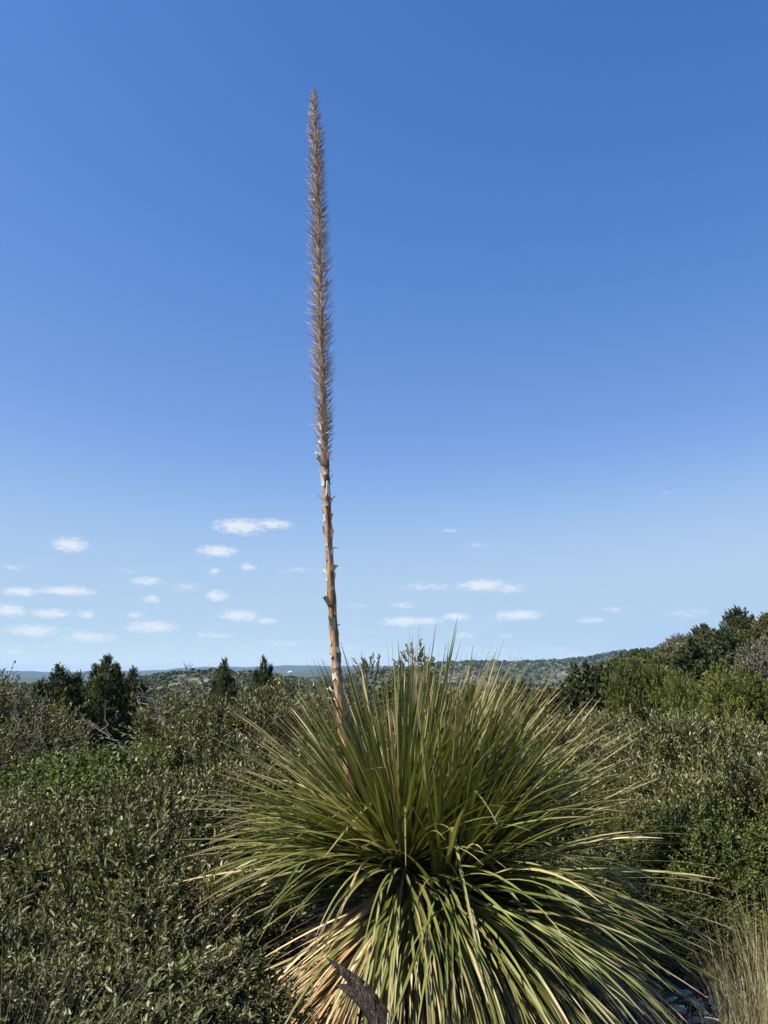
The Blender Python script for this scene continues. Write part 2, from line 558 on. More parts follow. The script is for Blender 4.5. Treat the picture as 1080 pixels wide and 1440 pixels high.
def shrub_proto(name, height, width, shoots, per, leaf_l, leaf_w, spread, mat, seed, pale=.06, up=.7, shoot_l=.16, bottom=.06, lobes=26, stem='bark'):
    """shrub with its base at the origin -> list of parts"""
    rng = np.random.default_rng(seed)
    r = width / 2
    # lobes spread over an uneven dome
    ph = rng.uniform(0, 6.283, lobes)
    cz = rng.uniform(0.0, 1.0, lobes)
    rr = r * np.sqrt(np.clip(1 - (cz * .93) ** 2.6, .02, 1)) * rng.uniform(.45, .8, lobes)
    C = np.stack([rr * np.cos(ph), rr * np.sin(ph), bottom + cz * height * .8 + rng.normal(0, .03 * height, lobes)], -1)
    LR = r * rng.uniform(.20, .46, lobes)
    w = LR ** 2
    which = rng.choice(lobes, shoots, p=w / w.sum())
    d = unit(rng.normal(0, 1, (shoots, 3)))
    out = unit(C - np.array([0, 0, height * .35]))[which]
    d = unit(d + out * .55 + np.array([0, 0, .15]))
    depth = rng.uniform(.35, 1.0, shoots) ** .6
    L0 = np.where(rng.random(shoots) < .12, 1.7, 1.0)
    P = C[which] + d * (LR[which] * depth)[:, None]
    P[:, 2] = np.where(P[:, 2] < .02, rng.uniform(.02, .15, shoots), P[:, 2])
    D = unit(d * .75 + np.array([0, 0, up]) + rng.normal(0, .28, (shoots, 3)))
    L = shoot_l * rng.uniform(.5, 1.35, shoots) * L0
    lr = rng.random(lobes)[which]
    V, F, T = leaf_cloud(P, D, L, per, leaf_l, leaf_w, spread, rng, 'leaf', lr, pale)
    fol = mesh_np(name + '_foliage', V, F, M[mat], T)
    tb = Tubes()
    for c_, l_ in zip(C, LR):
        a0 = rng.uniform(0, 6.28)
        b = np.array([math.cos(a0), math.sin(a0), 0]) * r * .12
        p = wander(b, c_, 6, .09 * height, rng)
        p[0, 2] = 0
        tb.add(p, np.linspace(.013, .006, 6), 5)
        for k in range(7):
            e = c_ + unit(rng.normal(0, 1, 3) + np.array([0, 0, .6])) * l_ * rng.uniform(.7, 1.45)
            e[2] = max(e[2], .03)
            tb.add(wander(p[4], e, 5, .06 * height, rng), np.linspace(.005, .0016, 5), 4)
    step = max(1, shoots // 420)
    for i in range(0, shoots, step):
        tb.add(np.stack([P[i] - D[i] * .05, P[i] + D[i] * L[i] * .5, P[i] + D[i] * L[i]]), [.0022, .0016, .0008], 3)
    br = tb.mesh(name + '_branches', M[stem])
    return [('foliage', fol, 'stuff'), ('branches', br, 'stuff')]


def juniper_proto(name, height, spires, shoots, mat, seed, shoot_l=.13, spray_l=.05, spray_w=.016, per=14):
    """spires: list of (x, y, base z, top z, radius)"""
    rng = np.random.default_rng(seed)
    S = np.array(spires, float)
    area = S[:, 4] * (S[:, 3] - S[:, 2])
    which = rng.choice(len(S), shoots, p=area / area.sum())
    s = S[which]
    u = rng.random(shoots) ** .75
    ang = rng.uniform(0, 6.283, shoots)
    lump = 1 + .45 * np.sin(ang * 3 + which * 1.7 + u * 9) * np.cos(u * 17 + which)
    prof = np.minimum(1.0, (1 - u) * 2.3) ** .8 * np.minimum(1, .45 + u * 4)
    rad = s[:, 4] * prof * lump * rng.uniform(.45, 1.0, shoots) ** .5
    P = np.stack([s[:, 0] + rad * np.cos(ang), s[:, 1] + rad * np.sin(ang), s[:, 2] + u * (s[:, 3] - s[:, 2])], -1)
    out = np.stack([np.cos(ang), np.sin(ang), np.zeros(shoots)], -1)
    D = unit(out * (.9 * (1 - u) + .25)[:, None] + np.array([0, 0, 1.0]) + rng.normal(0, .22, (shoots, 3)))
    L = shoot_l * rng.uniform(.6, 1.3, shoots)
    clump = rng.random(997)[((np.floor(ang * 2.2) * 31 + np.floor(u * 11) * 7 + which * 131) % 997).astype(int)]
    V, F, T = leaf_cloud(P, D, L, per, spray_l, spray_w, .6, rng, 'spray', clump)
    fol = mesh_np(name + '_crown', V, F, M[mat], T)
    tb = Tubes()
    for k, (x, y, z0, z1, rd) in enumerate(spires):
        n = 7
        p = wander((x * .15, y * .15, 0), (x, y, z1 - .1 * height), n, .03 * height, rng)
        p[0, 2] = 0
        tb.add(p, np.linspace(.030 if k else .05, .004, n) * height / 2.6, 6)
        for b in range(9):
            f_ = rng.uniform(.15, .85)
            i = int(f_ * (n - 1))
            a0 = rng.uniform(0, 6.28)
            e = p[i] + np.array([math.cos(a0) * rd * .8, math.sin(a0) * rd * .8, .22 * height * rng.uniform(.3, 1)])
            tb.add(wander(p[i], e, 4, .02 * height, rng), np.linspace(.010, .003, 4) * height / 2.6, 4)
    tr = tb.mesh(name + '_trunk', M['bark'])
    return [('trunk', tr, None), ('crown', fol, None)]


def round_tree_proto(name, height, width, clear, shoots, per, leaf_l, leaf_w, mat, seed, shoot_l=.5, shape='spray', lobes=18, stem='bark', up=.55):
    """round-headed small tree, crown from clear height to height"""
    rng = np.random.default_rng(seed)
    r = width / 2
    ph = rng.uniform(0, 6.283, lobes)
    cz = rng.uniform(0, 1, lobes)
    rr = r * np.sin(np.clip(.18 + cz * .8, 0, 1) * math.pi) ** .35 * rng.uniform(.3, .8, lobes)
    C = np.stack([rr * np.cos(ph), rr * np.sin(ph), clear + (height - clear) * (.1 + cz * .74)], -1)
    LR = r * rng.uniform(.24, .46, lobes)
    which = rng.choice(lobes, shoots, p=LR ** 2 / (LR ** 2).sum())
    d = unit(rng.normal(0, 1, (shoots, 3)) + np.array([0, 0, .2]))
    P = C[which] + d * (LR[which] * rng.uniform(.3, 1, shoots) ** .5)[:, None]
    P[:, 2] = np.maximum(P[:, 2], .05)
    D = unit(d + np.array([0, 0, up]) + rng.normal(0, .3, (shoots, 3)))
    L = shoot_l * rng.uniform(.5, 1.3, shoots)
    V, F, T = leaf_cloud(P, D, L, per, leaf_l, leaf_w, .8, rng, shape, rng.random(lobes)[which])
    fol = mesh_np(name + '_crown', V, F, M[mat], T)
    tb = Tubes()
    top = np.array([0, 0, clear + (height - clear) * .45])
    p = wander((0, 0, -.2), top, 6, .05 * height, rng)
    tb.add(p, np.linspace(.035, .018, 6) * height, 7)
    for c_ in C:
        i = rng.integers(1, 5)
        tb.add(wander(p[i], c_, 5, .04 * height, rng), np.linspace(.014, .004, 5) * height, 5)
    tr = tb.mesh(name + '_trunk', M[stem])
    return [('trunk', tr, None), ('crown', fol, None)]


# ------------------------------------------------------------------ ground
def interp_px(points, lift=0.0):
    azs, els = zip(*[px_azel(*p) for p in points])
    return np.array(azs), np.array(els) + lift


RIDGES = []          # crest distance, half width in front, behind, crest (az, el), low ground


def ridge(r0, front, back, pts):
    a_, e_ = interp_px(pts)
    RIDGES.append((r0, front, back, a_, e_))


ridge(9500, 2600, 2500, [(-500, 946), (0, 945), (180, 942), (350, 938), (470, 934), (560, 938), (650, 936), (740, 929), (800, 929), (900, 931), (1600, 930)])
ridge(5200, 1500, 1500, [(-500, 955), (0, 953), (120, 958), (380, 950), (430, 944), (480, 940), (600, 944), (700, 950), (900, 955), (1600, 950)])
ridge(2300, 1100, 900, [(-500, 965), (0, 968), (300, 966), (430, 955), (560, 943), (620, 935), (700, 931), (790, 930), (830, 925), (860, 920), (900, 917), (980, 913), (1600, 905)])
ridge(880, 420, 400, [(-500, 965), (100, 966), (170, 960), (205, 953), (250, 947), (300, 945), (350, 947), (400, 953), (470, 966), (560, 985), (700, 1010), (1600, 1010)])
HILL_AZ, HILL_EL = interp_px([(-500, 1150), (300, 1120), (480, 1080), (600, 1060), (700, 1035), (760, 1015), (820, 985), (880, 953), (930, 936), (980, 924), (1040, 914), (1080, 906), (1300, 885), (1800, 870)])


def vnoise(x, y, s, seed=0):
    """smooth value noise from a few sines"""
    o = np.zeros_like(x)
    rr = np.random.default_rng(seed + 11)
    for k in range(7):
        a0 = rr.uniform(0, 6.28)
        f_ = rr.uniform(.5, 2.2) / s
        o += np.sin((x * math.cos(a0) + y * math.sin(a0)) * f_ * 6.283 + rr.uniform(0, 6.28)) / 7
    return o


def smooth01(v):
    v = np.clip(v, 0, 1)
    return v * v * (3 - 2 * v)


def ground_z(x, y):
    x = np.asarray(x, float)
    y = np.asarray(y, float)
    r = np.hypot(x, y)
    azm = np.arctan2(x, y)
    fall = -58 * smooth01((r - 9) / 520) - 1.2 * smooth01((r - 7) / 25)
    z = fall + vnoise(x, y, 90, 3) * 3.0 * smooth01((r - 60) / 200)
    for r0, fr, bk, a_, e_ in RIDGES:
        crest = EYE + r0 * np.tan(np.interp(azm, a_, e_) + (.0011 * np.sin(azm * 23 + r0) + .0007 * np.sin(azm * 57 + r0 * 1.7) + .0003 * np.sin(azm * 190)) * (r0 > 2000))
        u = np.where(r < r0, (r0 - r) / fr, (r - r0) / bk)
        b = 1 - smooth01(u)
        low = -58.0
        zz = low + (crest - low) * b + vnoise(x, y, r0 * .12, int(r0)) * r0 * .004 * np.clip(u, 0, 1) * 2
        z = np.where(b > 0, np.maximum(z, zz), z)
    hc = EYE + 115 * np.tan(np.interp(azm, HILL_AZ, HILL_EL))
    u = np.where(r < 115, (115 - r) / 97, (r - 115) / 130)
    b = 1 - smooth01(u)
    front = r < 115
    base = np.where(front, fall, -40)
    zz = base + (hc - base) * b
    z = np.where((b > 0) & (hc > base), np.maximum(z, zz), z)
    z = z + vnoise(x, y, 1.3, 5) * .02 * smooth01(r / 3) + vnoise(x, y, .45, 8) * .012
    return z


def gz(x, y):
    return float(ground_z(np.array([x]), np.array([y]))[0])


rad = np.concatenate([[0.0, .6, 1.2, 1.8, 2.2], np.arange(2.5, 7.0, .06), np.geomspace(7.0, 20000, 230)])
azs = np.concatenate([np.arange(-40, 40, .2), np.arange(40, 320, 5.0)]) * math.pi / 180
RR, AA = np.meshgrid(rad, azs, indexing='ij')
GX, GY = RR * np.sin(AA), RR * np.cos(AA)
GZ = ground_z(GX, GY)
nr, na = RR.shape
ii, jj = np.meshgrid(np.arange(nr - 1), np.arange(na), indexing='ij')
j2 = (jj + 1) % na
quads = np.stack([ii * na + jj, ii * na + j2, (ii + 1) * na + j2, (ii + 1) * na + jj], -1).reshape(-1, 4)

m = new_mat('hill_country_ground')
t = m.node_tree
geo = t.nodes.new('ShaderNodeNewGeometry')
pos = geo.outputs['Position']
n_far = noise(t, .06, 9, .7, pos)
n_mid = noise(t, .6, 6, .6, pos)
n_near = noise(t, 22, 8, .65, pos)
n_patch = noise(t, .008, 5, .6, pos)
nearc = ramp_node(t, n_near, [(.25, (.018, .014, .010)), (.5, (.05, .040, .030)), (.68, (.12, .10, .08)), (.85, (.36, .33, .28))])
scrub = ramp_node(t, n_far, [(.36, (.018, .024, .011)), (.50, (.036, .040, .020)), (.55, (.14, .122, .092)), (.70, (.27, .24, .19))])
dark = ramp_node(t, n_far, [(.4, (.028, .036, .018)), (.62, (.06, .066, .034)), (.75, (.14, .13, .09))])
farc = mixc(t, ramp_node(t, n_patch, [(.42, (0, 0, 0)), (.56, (1, 1, 1))]), scrub, dark)
ln = t.nodes.new('ShaderNodeVectorMath')
ln.operation = 'LENGTH'
t.links.new(pos, ln.inputs[0])
ff = t.nodes.new('ShaderNodeMapRange')
t.links.new(ln.outputs['Value'], ff.inputs['Value'])
ff.inputs['From Min'].default_value = 12
ff.inputs['From Max'].default_value = 60
f3 = t.nodes.new('ShaderNodeMapRange')
t.links.new(ln.outputs['Value'], f3.inputs['Value'])
f3.inputs['From Min'].default_value = 2600
f3.inputs['From Max'].default_value = 4500
farc = mixc(t, f3.outputs[0], farc, dark)        # closed woods on the farthest ridges
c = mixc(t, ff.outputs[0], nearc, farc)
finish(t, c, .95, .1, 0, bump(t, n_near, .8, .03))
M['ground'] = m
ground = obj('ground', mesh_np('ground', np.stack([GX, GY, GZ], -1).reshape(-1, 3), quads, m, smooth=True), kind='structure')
tag(ground, 'pale stony ground falling away to wooded hills', None)


# ------------------------------------------------------------------ the sotol
PLANT_Y = 4.25
crown_a = at_dist(568, 1226, PLANT_Y)
crown_b = at_dist(625, 1262, PLANT_Y - .12)
base_xy = (crown_a.x, PLANT_Y)
ROOT = Vector((crown_a.x, PLANT_Y, gz(crown_a.x, PLANT_Y)))
sotol = thing('sotol_plant', ROOT, 'large spiky green rosette plant with a tall dry flower stalk', 'plant')


def grow(p0, d0, length, droop, twist, kink, rng, n=12, width=.02, dead=0.0, tintv=.5, wave=.02):
    p = np.array(p0, float)
    d = np.array(d0, float)
    pts, dirs = [p.copy()], [d.copy()]
    st = length / n
    kp = rng.uniform(.35, .7)
    wv = rng.normal(0, wave, 3)
    for i in range(n):
        s = (i + .5) / n
        hor = math.hypot(d[0], d[1])
        d = d + np.array([0, 0, -1.0]) * droop * (.3 + 1.3 * s) * (.25 + hor) / n + wv / n * 3
        if kink and abs(s - kp) < .5 / n:
            d = d + np.array([0, 0, -1.0]) * kink
        d /= np.linalg.norm(d)
        q = p + d * st
        if q[2] < .015:
            q[2] = .015 + rng.uniform(0, .02)
            d = q - p
            d /= max(np.linalg.norm(d), 1e-6)
            d[2] *= .3
        p = q
        pts.append(p.copy())
        dirs.append(d.copy())
    pts, dirs = np.array(pts), unit(np.array(dirs))
    side = np.cross(dirs, [0, 0, 1.0])
    flat = np.linalg.norm(side, axis=1) < .12
    fb = np.cross(dirs[0], [0, 0, 1.0])
    if np.linalg.norm(fb) < .05:
        fb = np.array([1.0, 0, 0])
    side[flat] = fb
    side = unit(side)
    nr_ = np.cross(side, dirs)
    tt = np.linspace(0, 1, n + 1)
    ang = twist * tt + rng.normal(0, .25)
    S = side * np.cos(ang)[:, None] + nr_ * np.sin(ang)[:, None]
    Nn = np.cross(S, dirs)
    w = width * .5 * np.clip(np.minimum(.62 + tt * 2.4, 1.0), 0, 1) * np.clip((1 - tt) ** .62 * 1.12, .06, 1)
    keel = w * .38
    ring = np.stack([pts + S * w[:, None] + Nn * keel[:, None], pts, pts - S * w[:, None] + Nn * keel[:, None]], 1)
    V = ring.reshape(-1, 3)
    i = np.arange(n)
    F = np.concatenate([np.stack([i * 3, i * 3 + 1, i * 3 + 4, i * 3 + 3], -1), np.stack([i * 3 + 1, i * 3 + 2, i * 3 + 5, i * 3 + 4], -1)])
    T = np.stack([np.full(n + 1, tintv), tt, np.full(n + 1, dead)], -1)
    return V, F, np.repeat(T, 3, 0), pts


rng = np.random.default_rng(21)
leaves = []
A0 = np.array(crown_a - ROOT)
B0 = np.array(crown_b - ROOT)


def sotol_leaf(center, phi, theta, length, droop, width, dead=0.0, kink=0.0, spread=.09):
    d = np.array([math.sin(theta) * math.sin(phi), -math.sin(theta) * math.cos(phi), math.cos(theta)])   # phi 0 points to the camera
    off = np.array([d[0], d[1], d[2] * .8]) * rng.uniform(.02, spread) + rng.normal(0, .022, 3)
    tw = rng.normal(0, .55)
    leaves.append(grow(center + off, d, length, droop, tw, kink, rng, 12, width, dead, rng.random()))


for k in range(1300):
    phi = rng.uniform(-math.pi, math.pi)
    u_ = rng.random()
    theta = math.acos(1 - .012 - u_ * (1 - math.cos(R(97)))) if rng.random() < .72 else R(4 + 50 * rng.random())
    c0 = A0 if rng.random() < .68 else B0
    if c0 is B0 and math.sin(phi) < -.3:
        phi = -phi
    up = 1 - smooth01(np.array([(math.degrees(theta) - 20) / 55]))[0]
    if -1.35 < phi < -.25 and theta > R(72):
        theta -= R(22)
    length = rng.uniform(.92, 1.22) * (1.0 + .10 * max(0, math.sin(phi))) * (1 - .07 * up)
    droop = (.08 + .62 * (1 - up)) * rng.uniform(.3, 1.3)
    dead = 0.0
    q = rng.random()
    if q < .025:
        dead = rng.uniform(.6, 1)
    elif q < .08:
        dead = rng.uniform(.15, .4)
    kink = rng.uniform(.6, 1.3) if rng.random() < .05 else 0
    sotol_leaf(c0, phi, theta, length, droop, rng.uniform(.014, .026), dead, kink)
for k in range(230):      # lower arching leaves facing front and the sides
    phi = rng.normal(.25, 1.05)
    theta = R(rng.uniform(78, 122))
    if -1.35 < phi < -.3 and rng.random() < .8:
        continue
    c0 = B0 if math.sin(phi) > -.1 else A0
    c0 = c0 - np.array([0, 0, rng.uniform(0, .12)])
    sotol_leaf(c0, phi, theta, rng.uniform(.85, 1.2), rng.uniform(.6, 1.5), rng.uniform(.016, .026), rng.choice([0, 0, 0, .2, .5]), rng.uniform(.5, 1) if rng.random() < .05 else 0)
for k in range(120):      # left-hand arching fan
    sotol_leaf(A0 - np.array([0, 0, rng.uniform(-.05, .1)]), rng.uniform(-2.1, -1.2), R(rng.uniform(52, 86)), rng.uniform(.88, 1.1), rng.uniform(.6, 1.25), rng.uniform(.015, .025), rng.choice([0, 0, 0, 0, .3]), 0)
for k in range(170):      # stiff leaves slanting up to the right
    sotol_leaf(A0 * .6 + B0 * .4, rng.uniform(.9, 2.3), R(rng.uniform(22, 68)), rng.uniform(1.0, 1.25), rng.uniform(.08, .38), rng.uniform(.013, .022), rng.choice([0, 0, 0, 0, .3]), 0)
for k in range(90):      # and to the left
    sotol_leaf(A0, rng.uniform(-2.3, -1.0), R(rng.uniform(22, 58)), rng.uniform(.95, 1.18), rng.uniform(.08, .38), rng.uniform(.013, .022), rng.choice([0, 0, 0, 0, .3]), 0)
for k in range(75):      # front leaves hanging over the trunk
    sotol_leaf(B0 * .5 + A0 * .5 + np.array([0, -.05, rng.uniform(-.15, .03)]), rng.normal(-.05, .38), R(rng.uniform(82, 118)), rng.uniform(.7, 1.1), rng.uniform(.6, 1.4), rng.uniform(.017, .027), rng.choice([0, 0, 0, .25, .6]), 0)
for k in range(95):      # right-hand fan
    sotol_leaf(B0 - np.array([0, 0, rng.uniform(-.05, .1)]), rng.uniform(.45, 1.5), R(rng.uniform(70, 98)), rng.uniform(.9, 1.2), rng.uniform(.25, .8), rng.uniform(.014, .024), rng.choice([0, 0, 0, 0, .3]), 0)
for k in range(260):      # dry skirt, thickest towards the lower left
    phi = rng.normal(-.72, .36) if k < 215 else rng.uniform(-2, 2)
    theta = R(rng.uniform(98, 136))
    c0 = A0 - np.array([0, 0, rng.uniform(.04, .30)])
    sotol_leaf(c0, phi, theta, rng.uniform(.65, 1.05), rng.uniform(.1, .7), rng.uniform(.015, .026), rng.uniform(.85, 1), 0)

cam_l = np.array([0, 0, EYE]) - np.array(ROOT)
score = np.array([np.linalg.norm(l[3][5] - cam_l) + .35 * np.linalg.norm(l[3][11] - cam_l) for l in leaves])
order = np.argsort(score)
for i in order[:300]:
    V, F, T, _ = leaves[i]
    obj('leaf', mesh_np('sotol_leaf', V, F, M['sotol_leaf'], T, True), sotol)
V, F, T = join([leaves[i][:3] for i in order[300:]])
obj('leaf_mass', mesh_np('sotol_leaves', V, F, M['sotol_leaf'], T, True), sotol, kind='stuff')

# short thick trunk under the rosette, shaggy with old leaf bases
tb = Tubes()
cz = np.linspace(-.06, A0[2] + .02, 8)
tb.add(np.stack([np.interp(cz, [0, A0[2]], [.0, A0[0]]), np.interp(cz, [0, A0[2]], [0, A0[1]]), cz], -1), [.15, .16, .15, .14, .13, .12, .10, .06], 12)
tb.add(np.stack([np.linspace(0, B0[0], 5), np.linspace(0, B0[1], 5), np.linspace(.02, B0[2], 5)], -1), [.12, .12, .11, .1, .06], 10)
obj('trunk', tb.mesh('sotol_trunk', M['bark']), sotol)

# flower stalk
STALK_PX = [(507, 1180, 15), (497, 1120, 15), (487, 1060, 14.5), (478, 990, 13), (471, 915, 12), (466, 840, 11.3), (461, 740, 10.5), (457, 655, 10), (454, 570, 9), (451.5, 470, 8), (449, 370, 7), (446.5, 270, 5.5), (443.5, 190, 3.6), (441, 128, 1)]
sp, sr = [], []
for x, y, w in STALK_PX:
    p = at_dist(x, y, PLANT_Y)
    dep = p.y * math.cos(TILT) + (p.z - EYE) * math.sin(TILT)
    sp.append(np.array(p - ROOT))
    sr.append(w / FPX * dep / 2)
sp.insert(0, np.array([sp[0][0] * .6 + A0[0] * .4, A0[1], .35]))
sr.insert(0, .03)
sp, sr = np.array(sp), np.array(sr)
ds = np.concatenate([[0], np.cumsum(np.linalg.norm(np.diff(sp, axis=0), axis=1))])
NS = 120
ss = np.linspace(0, ds[-1], NS)
axis_p = np.stack([np.interp(ss, ds, sp[:, k]) for k in range(3)], -1)
ker = np.ones(9) / 9
for k in (0, 1):
    pad = np.pad(axis_p[:, k], 4, mode='edge')
    sm = np.convolve(pad, ker, 'valid')
    axis_p[4:-4, k] = sm[4:-4]
axis_r = np.interp(ss, ds, sr)
H = ds[-1]
SIDES = 14
T_ = unit(np.gradient(axis_p, axis=0))
SA = unit(np.cross(T_, [0, 1.0, 0]))
SB = np.cross(T_, SA)
ang = np.arange(SIDES) * 2 * math.pi / SIDES
lumps = 1 + .10 * np.sin(ang[None, :] * 3 + ss[:, None] * 2.1) + rng.normal(0, .05, (NS, SIDES))
lumps += .12 * (np.sin(ss * 16) > .82)[:, None]
ring = axis_p[:, None] + (axis_r[:, None] * lumps)[..., None] * (np.cos(ang)[None, :, None] * SA[:, None] + np.sin(ang)[None, :, None] * SB[:, None])
i, j = np.meshgrid(np.arange(NS - 1), np.arange(SIDES), indexing='ij')
q = np.stack([i * SIDES + j, i * SIDES + (j + 1) % SIDES, (i + 1) * SIDES + (j + 1) % SIDES, (i + 1) * SIDES + j], -1).reshape(-1, 4)
grey = np.repeat(np.interp(ss, [0, H * .5, H * .62, H], [.1, .2, .8, .9])[:, None], SIDES, 1)
Tt = np.stack([grey, grey * 0, grey * 0], -1).reshape(-1, 3)
stalk = obj('flower_stalk', mesh_np('flower_stalk', ring.reshape(-1, 3), q, M['stalk_wood'], Tt, True), sotol, label='tall dry tan flower stalk')


def stalk_at(s):
    f_ = s / H * (NS - 1)
    i0 = int(min(max(f_, 0), NS - 2))
    w = f_ - i0
    return axis_p[i0] * (1 - w) + axis_p[i0 + 1] * w, axis_r[i0] * (1 - w) + axis_r[i0 + 1] * w, T_[i0], SA[i0], SB[i0]


def px_to_s(py):
    zz = np.array(at_dist(450, py, PLANT_Y) - ROOT)[2]
    return float(np.interp(zz, axis_p[:, 2], ss))


# dry spikelets on the upper stalk: too many and too fine to count
tb = Tubes()
s_lo, s_hi = px_to_s(655), H - .01
for k in range(2300):
    u = rng.random() ** .95
    s = s_lo + (s_hi - s_lo) * u
    if u < .08 and rng.random() > .4 + u * 7:
        continue
    c_, r_, t_, a_, b_ = stalk_at(s)
    ph = rng.uniform(0, 6.283)
    o = a_ * math.cos(ph) + b_ * math.sin(ph)
    ln_ = np.interp(u, [0, .12, .35, .75, .93, 1], [.05, .075, .088, .080, .062, .030]) * rng.uniform(.6, 1.2)
    op = np.interp(u, [0, .9, 1], [1.05, 1.0, .7]) * rng.uniform(.75, 1.2)
    p0 = c_ + o * r_ * .8
    d1 = unit(o * math.sin(op) + t_ * math.cos(op) + rng.normal(0, .12, 3))
    d2 = unit(d1 + t_ * .45 + rng.normal(0, .12, 3))
    pm = p0 + d1 * ln_ * .55
    w0 = rng.uniform(.0011, .0021)
    tb.add(np.stack([p0, pm, pm + d2 * ln_ * .5]), [w0, w0 * .9, w0 * .25], 3, tint=rng.random())
obj('spikelets', tb.mesh('spikelets', M['spikelet']), stalk, kind='stuff')

# papery sheath remnants on the lower stalk
s_a, s_b = px_to_s(1075), px_to_s(590)
nb = 74
for k in range(nb):
    s = s_a + (s_b - s_a) * ((k + rng.uniform(0, .9)) / nb)
    c_, r_, t_, a_, b_ = stalk_at(s)
    ph = k * 2.4 + rng.normal(0, .4)
    hgt = rng.uniform(.018, .065)
    wid = rng.uniform(.3, .8)
    free = rng.uniform(.0, .008) if rng.random() < .8 else rng.uniform(.015, .035)
    rows, cols = 4, 4
    vv = []
    for a1 in range(rows):
        u = a1 / (rows - 1)
        taper = 1 - .45 * u ** 2 + rng.normal(0, .08)
        for b1 in range(cols):
            aa = ph + (b1 / (cols - 1) - .5) * 2 * wid * taper
            o = a_ * math.cos(aa) + b_ * math.sin(aa)
            vv.append(c_ + t_ * hgt * (u + (rng.normal(0, .14) if a1 in (0, rows - 1) else 0)) + o * (r_ * 1.10 + .0025 + free * u ** 2 + .002 * math.sin(b1 * 2 + k)))
    ff_ = [[a1 * cols + b1, a1 * cols + b1 + 1, (a1 + 1) * cols + b1 + 1, (a1 + 1) * cols + b1] for a1 in range(rows - 1) for b1 in range(cols - 1)]
    vv = np.array(vv)
    back = vv - np.repeat(np.mean(vv, 0)[None] - c_, len(vv), 0) * .06
    nv = len(vv)
    ff2 = [[x + nv for x in reversed(f_)] for f_ in ff_]
    tv = np.tile([[rng.random(), .5, rng.random()]], (nv * 2, 1))
    obj('bract', mesh_np('bract', np.concatenate([vv, back]), np.array(ff_ + ff2), M['papery_bract'], tv, True), stalk)
# twisted dry bract tips that stick out
for py_, sd in ((585, -1), (610, 1), (622, -1), (628, 1), (640, 1), (648, -1), (664, 1), (681, 1), (706, 1), (772, 1), (829, 1), (846, -1), (879, 1), (985, -1), (700, -1)):
    s = px_to_s(py_)
    c_, r_, t_, a_, b_ = stalk_at(s)
    o = unit(a_ * sd * (1 if np.dot(a_, [1, 0, 0]) > 0 else -1) + b_ * rng.normal(0, .5))
    L_ = rng.uniform(.02, .045)
    p0 = c_ + o * r_ * .7
    p1 = p0 + o * L_ * .55 + t_ * L_ * rng.uniform(-.1, .5)
    p2 = p1 + o * L_ * .35 + t_ * L_ * rng.uniform(-.3, .5)
    one = Tubes()
    one.add(np.stack([p0, p1, p2]), [.0045, .003, .0012], 4, tint=rng.uniform(.1, .9))
    obj('bract', one.mesh('bract_tip', M['papery_bract']), stalk)


# ------------------------------------------------------------------ weathered log in front of the sotol
LOG_PX = [(459, 1346, 2, 3.42), (472, 1357, 9, 3.40), (490, 1372, 19, 3.37), (508, 1389, 27, 3.34), (522, 1410, 34, 3.31), (534, 1430, 40, 3.28), (546, 1455, 44, 3.25), (560, 1490, 46, 3.2), (578, 1540, 46, 3.16), (592, 1590, 40, 3.12)]
lp = np.array([at_dist(x, y, d) for x, y, w, d in LOG_PX])
lr_ = np.array([w / FPX * d * .45 / 2 for x, y, w, d in LOG_PX])
end_z = gz(lp[-1][0], lp[-1][1])
log_root = thing('fallen_branch', (lp[-1][0], lp[-1][1], end_z), 'weathered dark grey broken branch with a pointed split tip below the rosette', 'dead branch')
lp = lp - np.array(log_root.location)
lp[-1][2] = min(lp[-1][2], .0)
lrng = np.random.default_rng(5)


def ridged(pts, radii, sides, seed):
    rg = np.random.default_rng(seed)
    n = len(pts) * 4
    u = np.linspace(0, len(pts) - 1, n)
    P = np.stack([np.interp(u, np.arange(len(pts)), pts[:, k]) for k in range(3)], -1)
    rr = np.interp(u, np.arange(len(pts)), radii)
    T0 = unit(np.gradient(P, axis=0))
    A = unit(np.cross(T0, [0, 1.0, 0]))
    B = np.cross(T0, A)
    an = np.arange(sides) * 2 * math.pi / sides
    groove = rg.normal(0, .26, sides)[None, :] + np.cumsum(rg.normal(0, .035, (n, sides)), 0) + rg.normal(0, .03, (n, sides))
    groove = np.clip(groove, -.5, .5)
    V = P[:, None] + (rr[:, None] * (1 + groove))[..., None] * (np.cos(an)[None, :, None] * A[:, None] + np.sin(an)[None, :, None] * B[:, None])
    a1, b1 = np.meshgrid(np.arange(n - 1), np.arange(sides), indexing='ij')
    Q = np.stack([a1 * sides + b1, a1 * sides + (b1 + 1) % sides, (a1 + 1) * sides + (b1 + 1) % sides, (a1 + 1) * sides + b1], -1).reshape(-1, 4)
    return V.reshape(-1, 3), Q


V, Q = ridged(lp, lr_, 22, 3)
obj('stem', mesh_np('log_stem', V, Q, M['old_log'], smooth=False), log_root)
SPL = [(473, 1386, 2, 3.36), (486, 1390, 8, 3.35), (500, 1398, 13, 3.33), (514, 1412, 17, 3.31), (528, 1432, 18, 3.29), (540, 1455, 16, 3.27)]
s2 = np.array([at_dist(x, y, d) for x, y, w, d in SPL]) - np.array(log_root.location)
V, Q = ridged(s2, np.array([w / FPX * d / 2 for x, y, w, d in SPL]), 12, 9)
obj('splinter', mesh_np('log_splinter', V, Q, M['old_log'], smooth=False), log_root)


